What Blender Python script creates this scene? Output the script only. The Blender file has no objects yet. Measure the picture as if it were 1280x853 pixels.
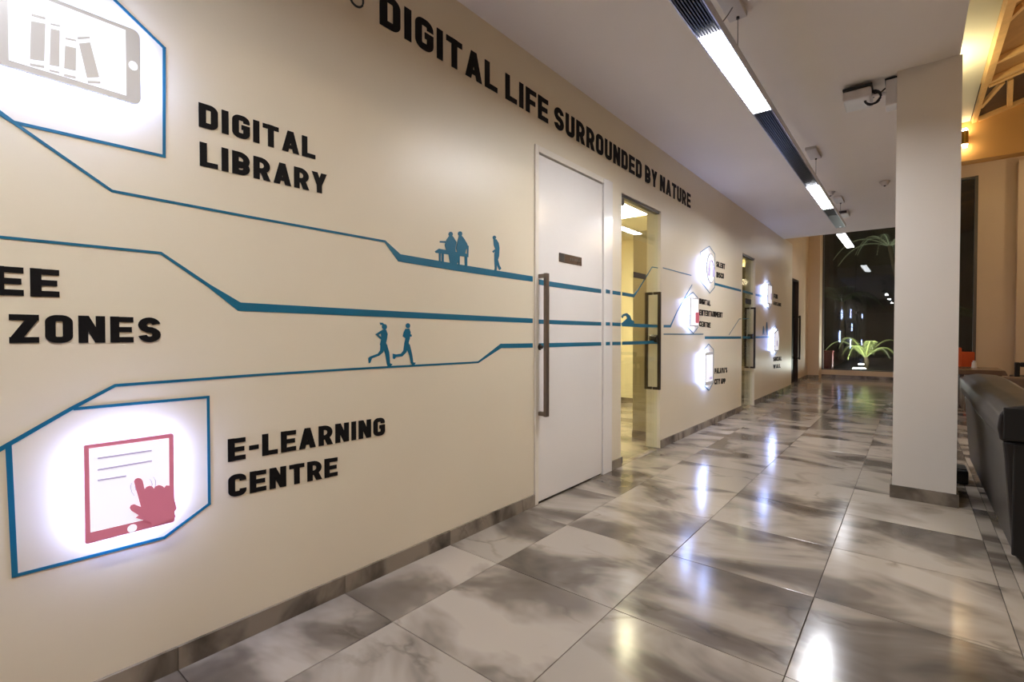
import bpy, bmesh, math, random
from mathutils import Vector, Matrix
random.seed(7)
PI = math.pi
scene = bpy.context.scene
COL = scene.collection

# ------------------------------------------------------------------ camera, world, exposure
F, YAW, PITCH, CAMH = 614.08, 0.6836, -0.0166, 1.0843
cam_data = bpy.data.cameras.new('camera')
cam_data.sensor_width = 36.0
cam_data.lens = F / 1280 * 36.0
cam_data.clip_start = 0.05
cam_data.clip_end = 200
cam = bpy.data.objects.new('camera', cam_data)
COL.objects.link(cam)
cam.location = (0, 0, CAMH)
cam.rotation_euler = (PI / 2 + PITCH, 0, YAW)
scene.camera = cam

world = bpy.data.worlds.new('night_world')
scene.world = world
world.use_nodes = True
world.node_tree.nodes['Background'].inputs[0].default_value = (0.012, 0.016, 0.03, 1)
world.node_tree.nodes['Background'].inputs[1].default_value = 0.25

vs = scene.view_settings
vs.view_transform = 'Standard'
vs.look = 'None'
vs.gamma = 1.0
vs.use_curve_mapping = False
vs.exposure = 0.70

# light levels of the lamps, added hall globes included (used by the builders below)
L_PENDANT = 62.0
L_SIGN = 22.0
L_HALL = 24.0
L_ROOM = 30.0
COOL = (0.93, 0.94, 1.0, 1)
BLUEWHITE = (0.36, 0.48, 1.0, 1)
WARM = (1.0, 0.78, 0.50, 1)
SOFTWARM = (1.0, 0.88, 0.62, 1)

# ------------------------------------------------------------------ main measures (metres)
XW = -1.828            # face of the left wall
HC = 2.79              # corridor ceiling
T = 0.6                # tile
XB = -1.501            # first grout line from the wall
Y0 = 0.533             # a cross grout line
XR = 0.21              # right edge of the corridor ceiling
YS = 10.07             # far edge of the corridor ceiling
YF = 14.1              # far wall
XREC = -1.95           # recessed wall past the corridor
ZH = 5.42              # flat hall ceiling

RV = Vector((math.cos(YAW), math.sin(YAW), 0))
FW = Vector((-math.sin(YAW) * math.cos(PITCH), math.cos(YAW) * math.cos(PITCH), math.sin(PITCH)))
UV = RV.cross(FW)
CP = Vector((0, 0, CAMH))

def ray(x, y):
    return RV * ((x - 640) / F) + UV * ((426.5 - y) / F) + FW
def onX(x, y, X=XW):
    w = ray(x, y); return CP + w * (X / w.x)
def onY(x, y, Y):
    w = ray(x, y); return CP + w * (Y / w.y)
def onZ(x, y, Z):
    w = ray(x, y); return CP + w * ((Z - CAMH) / w.z)

# ------------------------------------------------------------------ materials
def lin(c):
    return tuple(((v / 255) / 12.92 if v / 255 <= 0.04045 else ((v / 255 + 0.055) / 1.055) ** 2.4) for v in c) + (1,)

def nodes_of(name):
    m = bpy.data.materials.new(name); m.use_nodes = True
    nt = m.node_tree
    return m, nt, nt.nodes['Principled BSDF']

def mat(name, rgb, rough=0.5, metal=0.0, var=0.04, scale=6.0, bump=0.0, bscale=80.0, spec=0.5, coat=0.0):
    """paint-like procedural material: slight colour variation and fine relief"""
    m, nt, b = nodes_of(name)
    c = lin(rgb)
    tc = nt.nodes.new('ShaderNodeTexCoord')
    n = nt.nodes.new('ShaderNodeTexNoise'); n.inputs['Scale'].default_value = scale; n.inputs['Detail'].default_value = 4
    nt.links.new(tc.outputs['Object'], n.inputs['Vector'])
    r = nt.nodes.new('ShaderNodeValToRGB')
    r.color_ramp.elements[0].position = 0.3; r.color_ramp.elements[1].position = 0.7
    r.color_ramp.elements[0].color = tuple(v * (1 - var) for v in c[:3]) + (1,)
    r.color_ramp.elements[1].color = tuple(min(1, v * (1 + var)) for v in c[:3]) + (1,)
    nt.links.new(n.outputs['Fac'], r.inputs['Fac'])
    nt.links.new(r.outputs['Color'], b.inputs['Base Color'])
    b.inputs['Roughness'].default_value = rough
    b.inputs['Metallic'].default_value = metal
    b.inputs['Specular IOR Level'].default_value = spec
    b.inputs['Coat Weight'].default_value = coat
    if bump:
        n2 = nt.nodes.new('ShaderNodeTexNoise'); n2.inputs['Scale'].default_value = bscale; n2.inputs['Detail'].default_value = 3
        nt.links.new(tc.outputs['Object'], n2.inputs['Vector'])
        bp = nt.nodes.new('ShaderNodeBump'); bp.inputs['Strength'].default_value = bump; bp.inputs['Distance'].default_value = 0.004
        nt.links.new(n2.outputs['Fac'], bp.inputs['Height'])
        nt.links.new(bp.outputs['Normal'], b.inputs['Normal'])
    return m

def emit(name, col, strength):
    m, nt, b = nodes_of(name)
    b.inputs['Base Color'].default_value = (0.8, 0.8, 0.8, 1)
    b.inputs['Emission Color'].default_value = col
    b.inputs['Emission Strength'].default_value = strength
    return m

def glass_mat(name, tint=(0.93, 0.97, 0.94, 1)):
    m = bpy.data.materials.new(name); m.use_nodes = True
    nt = m.node_tree; nt.nodes.clear()
    o = nt.nodes.new('ShaderNodeOutputMaterial')
    t = nt.nodes.new('ShaderNodeBsdfTransparent'); t.inputs[0].default_value = tint
    g = nt.nodes.new('ShaderNodeBsdfGlossy'); g.inputs['Roughness'].default_value = 0.01
    g.inputs[0].default_value = (1, 1, 1, 1)
    fr = nt.nodes.new('ShaderNodeFresnel')
    ge = nt.nodes.new('ShaderNodeNewGeometry')      # leaving the pane bends back: inverse index on the inner faces
    mr = nt.nodes.new('ShaderNodeMapRange'); mr.inputs['To Min'].default_value = 1.5; mr.inputs['To Max'].default_value = 1 / 1.5
    nt.links.new(ge.outputs['Backfacing'], mr.inputs['Value']); nt.links.new(mr.outputs[0], fr.inputs[0])
    mx = nt.nodes.new('ShaderNodeMixShader')
    nt.links.new(fr.outputs[0], mx.inputs[0]); nt.links.new(t.outputs[0], mx.inputs[1]); nt.links.new(g.outputs[0], mx.inputs[2])
    nt.links.new(mx.outputs[0], o.inputs[0])
    return m

def tile_mat(name, light, mid, dark, rough=0.13, strength=1.0, sc=1.0):
    """polished cloudy marble, shifted at random for every tile object"""
    m, nt, b = nodes_of(name)
    N = nt.nodes.new; Lk = nt.links.new
    tc = N('ShaderNodeTexCoord'); oi = N('ShaderNodeObjectInfo')
    sv = N('ShaderNodeVectorMath'); sv.operation = 'SCALE'; sv.inputs[0].default_value = (37.0, 53.0, 29.0)
    Lk(oi.outputs['Random'], sv.inputs['Scale'])
    mp = N('ShaderNodeMapping'); mp.inputs['Rotation'].default_value = (0, 0, 0.25); mp.inputs['Scale'].default_value = (1.0, 1.5, 1.0)
    Lk(tc.outputs['Object'], mp.inputs['Vector'])
    ad = N('ShaderNodeVectorMath'); ad.operation = 'ADD'
    Lk(mp.outputs[0], ad.inputs[0]); Lk(sv.outputs[0], ad.inputs[1])
    n1 = N('ShaderNodeTexNoise'); n1.inputs['Scale'].default_value = 1.5 * sc; n1.inputs['Detail'].default_value = 4.0
    n1.inputs['Roughness'].default_value = 0.5; n1.inputs['Distortion'].default_value = 0.5
    Lk(ad.outputs[0], n1.inputs['Vector'])
    r1 = N('ShaderNodeValToRGB'); e = r1.color_ramp.elements
    e[0].position = 0.30; e[0].color = lin(dark)
    e[1].position = 0.56; e[1].color = lin(light)
    k = e.new(0.44); k.color = lin(mid)
    k = e.new(0.50); k.color = lin(tuple((p + 2 * q) / 3 for p, q in zip(mid, light)))
    Lk(n1.outputs['Fac'], r1.inputs['Fac'])
    # crack-like veins with a sharp side
    vo = N('ShaderNodeTexVoronoi'); vo.feature = 'DISTANCE_TO_EDGE'; vo.inputs['Scale'].default_value = 2.0 * sc
    n2 = N('ShaderNodeTexNoise'); n2.inputs['Scale'].default_value = 4.0; n2.inputs['Detail'].default_value = 4
    Lk(ad.outputs[0], n2.inputs['Vector'])
    mxv = N('ShaderNodeVectorMath'); mxv.operation = 'MULTIPLY_ADD'; mxv.inputs[1].default_value = (0.5, 0.5, 0.5)
    Lk(n2.outputs['Color'], mxv.inputs[0]); Lk(ad.outputs[0], mxv.inputs[2])
    Lk(mxv.outputs[0], vo.inputs['Vector'])
    r2 = N('ShaderNodeValToRGB'); r2.color_ramp.elements[0].position = 0.0; r2.color_ramp.elements[1].position = 0.055
    r2.color_ramp.elements[0].color = (0.5, 0.48, 0.45, 1); r2.color_ramp.elements[1].color = (1, 1, 1, 1)
    Lk(vo.outputs['Distance'], r2.inputs['Fac'])
    mg = N('ShaderNodeMix'); mg.data_type = 'RGBA'; mg.blend_type = 'MULTIPLY'
    n3 = N('ShaderNodeTexNoise'); n3.inputs['Scale'].default_value = 2.2; Lk(ad.outputs[0], n3.inputs['Vector'])
    r3 = N('ShaderNodeValToRGB'); r3.color_ramp.elements[0].position = 0.54; r3.color_ramp.elements[1].position = 0.66; r3.color_ramp.elements[1].color = (.75, .75, .75, 1)
    Lk(n3.outputs['Fac'], r3.inputs['Fac'])
    Lk(r3.outputs['Color'], mg.inputs['Factor'])
    Lk(r1.outputs['Color'], mg.inputs['A']); Lk(r2.outputs['Color'], mg.inputs['B'])
    # per tile tone
    tn = N('ShaderNodeMapRange'); tn.inputs['To Min'].default_value = 0.80; tn.inputs['To Max'].default_value = 1.05
    w = N('ShaderNodeTexWhiteNoise'); w.noise_dimensions = '1D'; Lk(oi.outputs['Random'], w.inputs['W'])
    Lk(w.outputs['Value'], tn.inputs['Value'])
    hs = N('ShaderNodeHueSaturation'); Lk(tn.outputs[0], hs.inputs['Value']); Lk(mg.outputs['Result'], hs.inputs['Color'])
    Lk(hs.outputs[0], b.inputs['Base Color'])
    b.inputs['Roughness'].default_value = rough
    b.inputs['Specular IOR Level'].default_value = 0.55
    nb = N('ShaderNodeTexNoise'); nb.inputs['Scale'].default_value = 9; Lk(tc.outputs['Object'], nb.inputs['Vector'])
    bp = N('ShaderNodeBump'); bp.inputs['Strength'].default_value = 0.05; bp.inputs['Distance'].default_value = 0.003
    Lk(nb.outputs['Fac'], bp.inputs['Height']); Lk(bp.outputs[0], b.inputs['Normal'])
    return m

M = {}
M['wall'] = mat('cream_wall_paint', (230, 219, 194), 0.36, var=0.015, scale=2, bump=0.02, bscale=160)
M['column'] = mat('grey_white_column_paint', (218, 211, 200), 0.5, var=0.015, scale=2)
M['wall_plain'] = mat('beige_wall_paint', (214, 192, 164), 0.6, var=0.02, scale=2)
M['ceiling'] = mat('white_ceiling_paint', (236, 228, 220), 0.7, var=0.015, scale=1.5)
M['door'] = mat('white_door_lacquer', (236, 232, 226), 0.15, var=0.008, scale=2)
M['frame'] = mat('cream_frame_lacquer', (232, 225, 210), 0.3, var=0.01, scale=2)
M['tile'] = tile_mat('polished_cloud_marble', (184, 173, 158), (124, 114, 102), (74, 67, 58), rough=0.15)
M['skirt'] = tile_mat('skirting_marble', (150, 138, 122), (112, 102, 90), (66, 60, 52), rough=0.22, sc=2.2)
M['grout'] = mat('dark_grout', (62, 57, 50), 0.8)
M['slab'] = mat('stone_border', (168, 156, 146), 0.25, var=0.1, scale=5)
M['blue'] = mat('blue_vinyl', (0, 102, 132), 0.4, var=0.03)
M['black'] = mat('black_letters', (12, 10, 11), 0.6, var=0.05, spec=0.2)
M['ring'] = mat('dark_green_vinyl', (34, 46, 38), 0.4)
M['steel'] = mat('brushed_steel', (128, 118, 108), 0.32, metal=0.9, var=0.06, scale=20)
M['darksteel'] = mat('dark_bronze_steel', (70, 64, 58), 0.3, metal=0.85, var=0.06)
M['plate'] = mat('smoked_sign_plate', (104, 88, 76), 0.2, metal=0.6, var=0.1, scale=25)
M['plate_dark'] = mat('dark_sign_plate', (34, 32, 30), 0.3)
M['glass'] = glass_mat('door_glass', (0.95, 0.97, 0.93, 1))
M['winglass'] = glass_mat('window_glass', (0.86, 0.9, 0.88, 1))
M['fixture'] = mat('silver_fixture', (176, 176, 184), 0.3, metal=0.8, var=0.02)
M['louvre'] = mat('black_louvre', (24, 24, 28), 0.3, metal=0.3)
M['diffuser'] = emit('lit_diffuser', COOL, L_PENDANT)
M['dim_diffuser'] = emit('dim_lit_diffuser', COOL, 7.0)
M['cable'] = mat('grey_cable', (110, 104, 100), 0.6)
M['blackcable'] = mat('black_cable', (22, 20, 20), 0.5)
M['canopy'] = mat('white_canopy', (206, 200, 196), 0.5)
M['whitebox'] = mat('white_plastic', (212, 206, 204), 0.4)
M['led'] = emit('white_led_strip', BLUEWHITE, L_SIGN)
M['screen'] = emit('backlit_screen', (0.84, 0.86, 1.0, 1), 0.42)
M['grey_acrylic'] = mat('grey_acrylic', (180, 178, 176), 0.25, var=0.02)
M['lilac'] = mat('lilac_print', (190, 178, 214), 0.4, var=0.03)
M['pink_acrylic'] = mat('rose_acrylic', (205, 122, 145), 0.3, var=0.03)
for k_, c_ in (('grey_acrylic', (184, 182, 184)), ('pink_acrylic', (200, 112, 138)), ('lilac', (200, 188, 222))):
    b_ = M[k_].node_tree.nodes['Principled BSDF']; b_.inputs['Emission Color'].default_value = lin(c_); b_.inputs['Emission Strength'].default_value = 0.20
M['pink_bright'] = mat('pink_acrylic', (236, 120, 140), 0.3, var=0.03)
M['leather'] = mat('dark_brown_leather', (30, 26, 24), 0.42, var=0.15, scale=9, bump=0.12, bscale=220)
M['leather_black'] = mat('black_leather', (12, 11, 11), 0.6, var=0.1, scale=9, bump=0.1, bscale=220)  # sofa leather with the end's shading put in as black; also a black pad
M['brownleather'] = mat('brown_leather', (88, 68, 54), 0.42, var=0.15, scale=9, bump=0.1, bscale=200)
M['darkwood'] = mat('dark_wood', (62, 44, 34), 0.4, var=0.2, scale=14)
M['tabletop'] = mat('brown_table_top', (108, 84, 66), 0.25, var=0.12, scale=10)
M['orange'] = mat('orange_fabric', (196, 82, 34), 0.8, var=0.1)
M['blackplastic'] = mat('black_plastic', (22, 21, 22), 0.4)
M['pine'] = mat('pale_pine', (226, 182, 118), 0.5, var=0.08, scale=8)
M['gold_wall'] = mat('ochre_wall', (196, 148, 84), 0.65, var=0.03, scale=2)
M['gold_board'] = mat('golden_board', (178, 132, 72), 0.6, var=0.12, scale=5)  # lit wood, the warm light put into its gold colour
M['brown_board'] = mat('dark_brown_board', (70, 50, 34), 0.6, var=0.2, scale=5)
M['plaster'] = mat('hall_plaster', (216, 208, 178), 0.7, var=0.02, scale=1.5)
M['brass'] = mat('brass', (190, 150, 70), 0.3, metal=0.9)
M['bulb'] = emit('warm_bulb', (1.0, 0.80, 0.48, 1), 45.0)
M['tray_lamp'] = emit('tray_lamp', (1.0, 0.90, 0.60, 1), 80.0)
M['globe'] = emit('warm_globe', WARM, L_HALL)
M['roomlight'] = emit('room_light_panel', SOFTWARM, L_ROOM)
M['room_wall'] = mat('room_wall_paint', (238, 230, 200), 0.55, var=0.02, scale=2)
M['partition'] = mat('grey_olive_panel', (176, 168, 146), 0.3, var=0.03, scale=2)
M['alu'] = mat('grey_window_frame', (96, 92, 88), 0.4, metal=0.6)
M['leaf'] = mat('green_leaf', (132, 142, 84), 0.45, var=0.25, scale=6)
M['leaf_pale'] = mat('pale_leaf', (176, 186, 150), 0.4, var=0.15, scale=6)  # uplight on the tall palm's crown, put into a pale leaf colour
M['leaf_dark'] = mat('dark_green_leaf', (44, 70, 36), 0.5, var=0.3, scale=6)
M['bark'] = mat('palm_bark', (96, 82, 62), 0.8, var=0.3, scale=12, bump=0.4, bscale=30)
M['soil'] = mat('dark_soil', (40, 34, 28), 0.9, var=0.3, scale=10, bump=0.4, bscale=30)
M['gardenwall'] = mat('garden_wall', (70, 68, 62), 0.85, var=0.15, scale=2)
M['red'] = mat('dark_red_plastic', (84, 16, 16), 0.5, var=0.1)
M['uplight'] = emit('garden_uplight', (1.0, 1.0, 0.96, 1), 260.0)

# ------------------------------------------------------------------ builders
class MB:
    def __init__(s):
        s.v = []; s.f = []
    def add(s, vs, fs):
        o = len(s.v); s.v += [Vector(p) for p in vs]; s.f += [tuple(i + o for i in f) for f in fs]
        return s
    def box(s, x0, x1, y0, y1, z0, z1):
        x0, x1 = min(x0, x1), max(x0, x1); y0, y1 = min(y0, y1), max(y0, y1); z0, z1 = min(z0, z1), max(z0, z1)
        return s.add([(x0,y0,z0),(x1,y0,z0),(x1,y1,z0),(x0,y1,z0),(x0,y0,z1),(x1,y0,z1),(x1,y1,z1),(x0,y1,z1)],
              [(0,3,2,1),(4,5,6,7),(0,1,5,4),(1,2,6,5),(2,3,7,6),(3,0,4,7)])
    def wallpoly(s, pts, x0, x1):
        """polygon of (Y, Z) points, extruded from X = x0 to x1 (x1 > x0)"""
        a = sum(pts[i][0] * pts[(i+1) % len(pts)][1] - pts[(i+1) % len(pts)][0] * pts[i][1] for i in range(len(pts)))
        if a < 0: pts = pts[::-1]
        n = len(pts)
        return s.add([(x1, p[0], p[1]) for p in pts] + [(x0, p[0], p[1]) for p in pts],
              [tuple(range(n)), tuple(range(2*n-1, n-1, -1))] + [(i, n+i, n+(i+1) % n, (i+1) % n) for i in range(n)])
    def tube(s, pts, r, seg=8, closed=False):
        pts = [Vector(p) for p in pts]; n = len(pts); rings = []
        rr = r if isinstance(r, (list, tuple)) else [r] * n
        for i, p in enumerate(pts):
            if closed: d = pts[(i+1) % n] - pts[i-1]
            else: d = pts[min(i+1, n-1)] - pts[max(i-1, 0)]
            d.normalize()
            up = Vector((0,0,1)) if abs(d.z) < 0.95 else Vector((1,0,0))
            a = d.cross(up).normalized(); b = a.cross(d).normalized()
            rings.append([p + (a * math.cos(2*PI*k/seg) + b * math.sin(2*PI*k/seg)) * rr[i] for k in range(seg)])
        vs = [q for rg in rings for q in rg]; fs = []
        for i in range(n if closed else n - 1):
            j = (i+1) % n
            for k in range(seg):
                fs.append((i*seg+k, i*seg+(k+1) % seg, j*seg+(k+1) % seg, j*seg+k))
        if not closed:
            fs.append(tuple(range(seg-1, -1, -1))); fs.append(tuple((n-1)*seg+k for k in range(seg)))
        return s.add(vs, fs)
    def cyl(s, c, r, z0, z1, seg=20, r2=None):
        r2 = r if r2 is None else r2
        v = [(c[0]+r*math.cos(2*PI*k/seg), c[1]+r*math.sin(2*PI*k/seg), z0) for k in range(seg)]
        v += [(c[0]+r2*math.cos(2*PI*k/seg), c[1]+r2*math.sin(2*PI*k/seg), z1) for k in range(seg)]
        return s.add(v, [tuple(range(seg-1,-1,-1)), tuple(range(seg, 2*seg))] + [(k, (k+1) % seg, seg+(k+1) % seg, seg+k) for k in range(seg)])
    def bar(s, a, b, w, h, up=(0,0,1)):
        """rectangular bar from a to b, w across, h along up"""
        a, b = Vector(a), Vector(b); d = (b - a).normalized(); u = Vector(up)
        sd = d.cross(u).normalized() * (w/2); u2 = sd.cross(d).normalized() * (h/2)
        v = [a-sd-u2, a+sd-u2, a+sd+u2, a-sd+u2, b-sd-u2, b+sd-u2, b+sd+u2, b-sd+u2]
        return s.add(v, [(0,1,2,3),(7,6,5,4),(0,4,5,1),(1,5,6,2),(2,6,7,3),(3,7,4,0)])
    def sphere(s, c, r, seg=16, rings=10, sz=1.0):
        c = Vector(c); vs = [c + Vector((0,0,r*sz))]; fs = []
        for i in range(1, rings):
            t = PI*i/rings
            for k in range(seg):
                vs.append(c + Vector((r*math.sin(t)*math.cos(2*PI*k/seg), r*math.sin(t)*math.sin(2*PI*k/seg), r*sz*math.cos(t))))
        vs.append(c - Vector((0,0,r*sz)))
        for k in range(seg): fs.append((0, 1+k, 1+(k+1) % seg))
        for i in range(rings-2):
            for k in range(seg):
                a = 1+i*seg; fs.append((a+k, a+seg+k, a+seg+(k+1) % seg, a+(k+1) % seg))
        a = 1+(rings-2)*seg
        for k in range(seg): fs.append((a+k, len(vs)-1, a+(k+1) % seg))
        return s.add(vs, fs)
    def build(s, name, m, parent=None, bevel=0.0, seg=2, smooth=False, recalc=True):
        """ONE mesh object; coordinates are given in the world, the origin sits at the middle of the base"""
        lo = Vector([min(p[i] for p in s.v) for i in range(3)]); hi = Vector([max(p[i] for p in s.v) for i in range(3)])
        o0 = Vector(((lo.x+hi.x)/2, (lo.y+hi.y)/2, lo.z))
        me = bpy.data.meshes.new(name)
        me.from_pydata([p - o0 for p in s.v], [], s.f)
        if recalc or bevel:
            bm = bmesh.new(); bm.from_mesh(me)
            bmesh.ops.recalc_face_normals(bm, faces=bm.faces)
            if bevel:
                bmesh.ops.bevel(bm, geom=list(bm.edges), offset=bevel, segments=seg, profile=0.5, affect='EDGES', clamp_overlap=True)
            bm.to_mesh(me); bm.free()
        me.materials.append(M[m])
        if smooth:
            for p in me.polygons: p.use_smooth = True
        o = bpy.data.objects.new(name, me); COL.objects.link(o)
        if parent is not None:
            o.parent = parent
            base = Vector(parent.location); q = parent.parent
            while q is not None: base += Vector(q.location); q = q.parent
            o.location = o0 - base
        else: o.location = o0
        return o

def thing(name, label, cat, loc=(0,0,0), group=None):
    o = bpy.data.objects.new(name, None); COL.objects.link(o); o.location = loc
    o.empty_display_size = 0.1
    o['label'] = label; o['category'] = cat
    if group: o['group'] = group
    return o
def tag(o, label, cat, group=None):
    o['label'] = label; o['category'] = cat
    if group: o['group'] = group
    return o
def struct(o, label=None):
    o['kind'] = 'structure'
    if label: o['label'] = label
    return o
def sroot(name, loc, label):
    o = bpy.data.objects.new(name, None); COL.objects.link(o); o.location = loc; o.empty_display_size = 0.1
    return struct(o, label)

# ================================================================== THE SETTING
# ---- floor: a grout slab that carries every tile
fl = MB()
fl.box(-4.6, 4.8, -2.6, YF + 0.12, -0.12, -0.012)
floor = struct(fl.build('floor', 'grout'), 'polished cloudy grey marble tile floor')
def tile_mesh(sx, sy):
    g = 0.0013; c = 0.0012; h = 0.012
    x, y = sx/2 - g, sy/2 - g
    v = [(-x,-y,-h),(x,-y,-h),(x,y,-h),(-x,y,-h),(-x,-y,-c*.6),(x,-y,-c*.6),(x,y,-c*.6),(-x,y,-c*.6),(-x+c,-y+c,0),(x-c,-y+c,0),(x-c,y-c,0),(-x+c,y-c,0)]
    f = [(8,9,10,11)] + [(i,(i+1)%4,4+(i+1)%4,4+i) for i in range(4)] + [(4+i,4+(i+1)%4,8+(i+1)%4,8+i) for i in range(4)]
    me = bpy.data.meshes.new('tile'); me.from_pydata(v, [], f); me.materials.append(M['tile']); return me
cache = {}
def put_tile(x0, x1, y0, y1):
    k = (round(x1-x0, 3), round(y1-y0, 3))
    if k not in cache: cache[k] = tile_mesh(*k)
    o = bpy.data.objects.new('tile', cache[k]); COL.objects.link(o); o.parent = floor
    o.location = Vector(((x0+x1)/2, (y0+y1)/2, 0.0)) - floor.location
cols = [(XW, XB), (XB, XB+T), (XB+T, XB+2*T), (XB+2*T, 0.299)]
for j in range(-3, 23):
    ya, yb = Y0 + j*T, min(Y0 + (j+1)*T, YF)
    for xa, xb in cols: put_tile(xa, xb, ya, yb)
    if j < 22:
        for k in range(3): put_tile(0.365 + k*T, 0.365 + (k+1)*T, ya, yb)
    if yb > 10.95: put_tile(XREC - 0.1, XW, max(ya, 10.92), yb)
    put_tile(0.299, 0.365, ya, yb)
for i in range(3):
    for j in range(4, 11): put_tile(XW - (i+1)*T, XW - i*T, Y0 + j*T, Y0 + (j+1)*T)
for i in range(2):
    for j in range(11, 16): put_tile(XW - (i+1)*T, XW - i*T, Y0 + j*T, Y0 + (j+1)*T)

mb = MB()                                   # the lounge floor farther right, past the tiles built one by one
for i in range(5):
    for j in range(-5, 23):
        xa, xb_ = 2.165 + i*T, min(2.165 + (i+1)*T, 4.8); ya, yb_ = max(Y0 + j*T, -2.6), min(Y0 + (j+1)*T, YF)
        if xb_ - xa > .05 and yb_ - ya > .05: mb.box(xa + .0013, xb_ - .0013, ya + .0013, yb_ - .0013, -.0119, 0)
tf = mb.build('tile_field', 'tile', floor); tf['kind'] = 'stuff'

# ---- left wall with its three openings
D1 = (2.462, 3.468, 2.255)      # lacquered door with frame
G1 = (3.640, 4.448, 2.215)      # glass doors
G2 = (7.280, 7.990, 2.19)
YE = 10.905
XI = XW - 0.14
w = MB()
cur = -2.6
for a, b_, z in (D1, G1, G2):
    w.box(XI, XW, cur, a, -0.012, HC + 0.02)
    w.box(XI, XW, a, b_, z, HC + 0.02)
    cur = b_
w.box(XI, XW, cur, YE, -0.012, HC + 0.02)
wall_left = struct(w.build('wall_left', 'wall'), 'cream painted mural wall on the left')
w = MB()
RD = (11.50, 12.42, 2.235)
w.box(XREC - 0.14, XREC, 10.70, RD[0], -0.012, ZH); w.box(XREC - 0.14, XREC, RD[1], YF, -0.012, ZH); w.box(XREC - 0.14, XREC, RD[0], RD[1], RD[2], ZH)
w.box(XREC - 0.14, XW - 0.001, YS, YE, HC + 0.02, ZH)
w.box(XREC - 0.14, XI, YE - 0.2, YE, -0.012, HC + 0.02)
wall_rec = struct(w.build('wall_recess', 'wall_plain'), 'beige recessed wall beyond the mural')
# pier beside the far window and wall around it
WX0, WX1, WZ0, WZ1 = -1.715, 1.035, 0.19, 4.36
w = MB()
w.box(XREC - 0.14, WX0, YF - 0.42, YF + 0.12, -0.012, ZH)
pier = struct(w.build('wall_pier', 'wall_plain'), 'beige pier beside the far window')
w = MB()
w.box(WX0, WX1, YF, YF + 0.12, -0.012, WZ0)
w.box(WX0, WX1, YF, YF + 0.12, WZ1, ZH + 0.05)
w.box(WX1, 4.8, YF, YF + 0.12, -0.012, ZH + 1.6)
wall_far = struct(w.build('wall_far', 'wall_plain'), 'beige end wall around the tall window')
w = MB(); w.box(1.60, 1.86, YF - 0.18, YF, -0.012, 4.5)
struct(w.build('trim_1', 'wall_plain'), 'beige pilaster on the end wall')
w = MB(); w.box(XI, 4.8, -2.72, -2.6, -0.012, ZH + 1.6)
struct(w.build('wall_back', 'wall_plain'), 'beige wall behind the viewer')
w = MB(); w.box(4.8, 4.92, -2.72, YF + 0.12, -0.012, ZH + 1.6)
struct(w.build('wall_right', 'wall_plain'), 'beige far side wall of the lounge')

# ---- corridor ceiling with the bulkhead above it
w = MB()
w.box(XI, XR, -2.6, YS, HC, HC + 0.3)
ceiling = struct(w.build('ceiling', 'ceiling'), 'off-white corridor ceiling')
w = MB()
w.box(XR - 0.12, XR, -2.6, YS, HC + 0.3, ZH); w.box(XREC, XR - 0.12, YS - 0.12, YS, HC + 0.3, ZH)
struct(w.build('wall_bulkhead', 'plaster'), 'bulkhead wall above the corridor ceiling')

# ---- column in line with the ceiling edge
CX0, CX1, CY0, CY1 = -0.093, 0.222, 4.09, 4.62
w = MB(); w.box(CX0, CX1, CY0, CY1, -0.012, HC - 0.0005)
column = struct(w.build('column', 'column'), 'square cream column on the right of the corridor')
for a in ((CX0 - .012, CX1 + .012, CY0 - .012, CY0 - .0005), (CX0 - .012, CX1 + .012, CY1 + .0005, CY1 + .012), (CX0 - .012, CX0 - .0005, CY0, CY1), (CX1 + .0005, CX1 + .012, CY0, CY1)):
    MB().box(*a, 0.0005, 0.082).build('skirting_tile', 'skirt', column)

# ---- skirting tiles
def skirting(name, side, label, runs):
    root = sroot(name, runs[0][0], label)
    for p, q, dx, dy in runs:
        p, q = Vector(p), Vector(q); L = (q - p).length; d = (q - p) / L; pos = 0.0
        while pos < L - 1e-4:
            n = min(T if pos or abs(L - T) < .01 else (L % T if L % T > .06 else T), L - pos)
            a = p + d * (pos + .0008); b = p + d * (pos + n - .0008)
            x0, x1 = sorted((a.x, b.x)); y0, y1 = sorted((a.y, b.y))
            MB().box(x0 + min(dx, 0), x1 + max(dx, 0), y0 + min(dy, 0), y1 + max(dy, 0), 0.0005, 0.074).build('skirting_tile', 'skirt', root)
            pos += n
    return root
e = 0.0006
skirting('baseboard_left', 'left', 'grey marble skirting along the mural wall', [
    ((XW + e, Y0 - 3*T, 0), (XW + e, Y0, 0), .011, 0), ((XW + e, Y0, 0), (XW + e, Y0 + 3*T, 0), .011, 0), ((XW + e, Y0 + 3*T, 0), (XW + e, D1[0] - .002, 0), .011, 0),
    ((XW + e, D1[1] + .002, 0), (XW + e, G1[0] - .002, 0), .011, 0), ((XW + e, G1[1] + .004, 0), (XW + e, G2[0] - .002, 0), .011, 0),
    ((XW + e, G2[1] + .002, 0), (XW + e, YE, 0), .011, 0)])
skirting('baseboard_recess', 'recess', 'grey marble skirting along the recessed wall', [
    ((XREC + e, YE, 0), (XREC + e, RD[0], 0), .011, 0), ((XREC + e, RD[1], 0), (XREC + e, YF - .44, 0), .011, 0)])
skirting('baseboard_far', 'far', 'grey marble skirting under the far window', [
    ((XREC, YF - .4206, 0), (WX0, YF - .4206, 0), 0, -.011), ((WX0 + e, YF - e, 0), (1.58, YF - e, 0), 0, -.011)])

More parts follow.
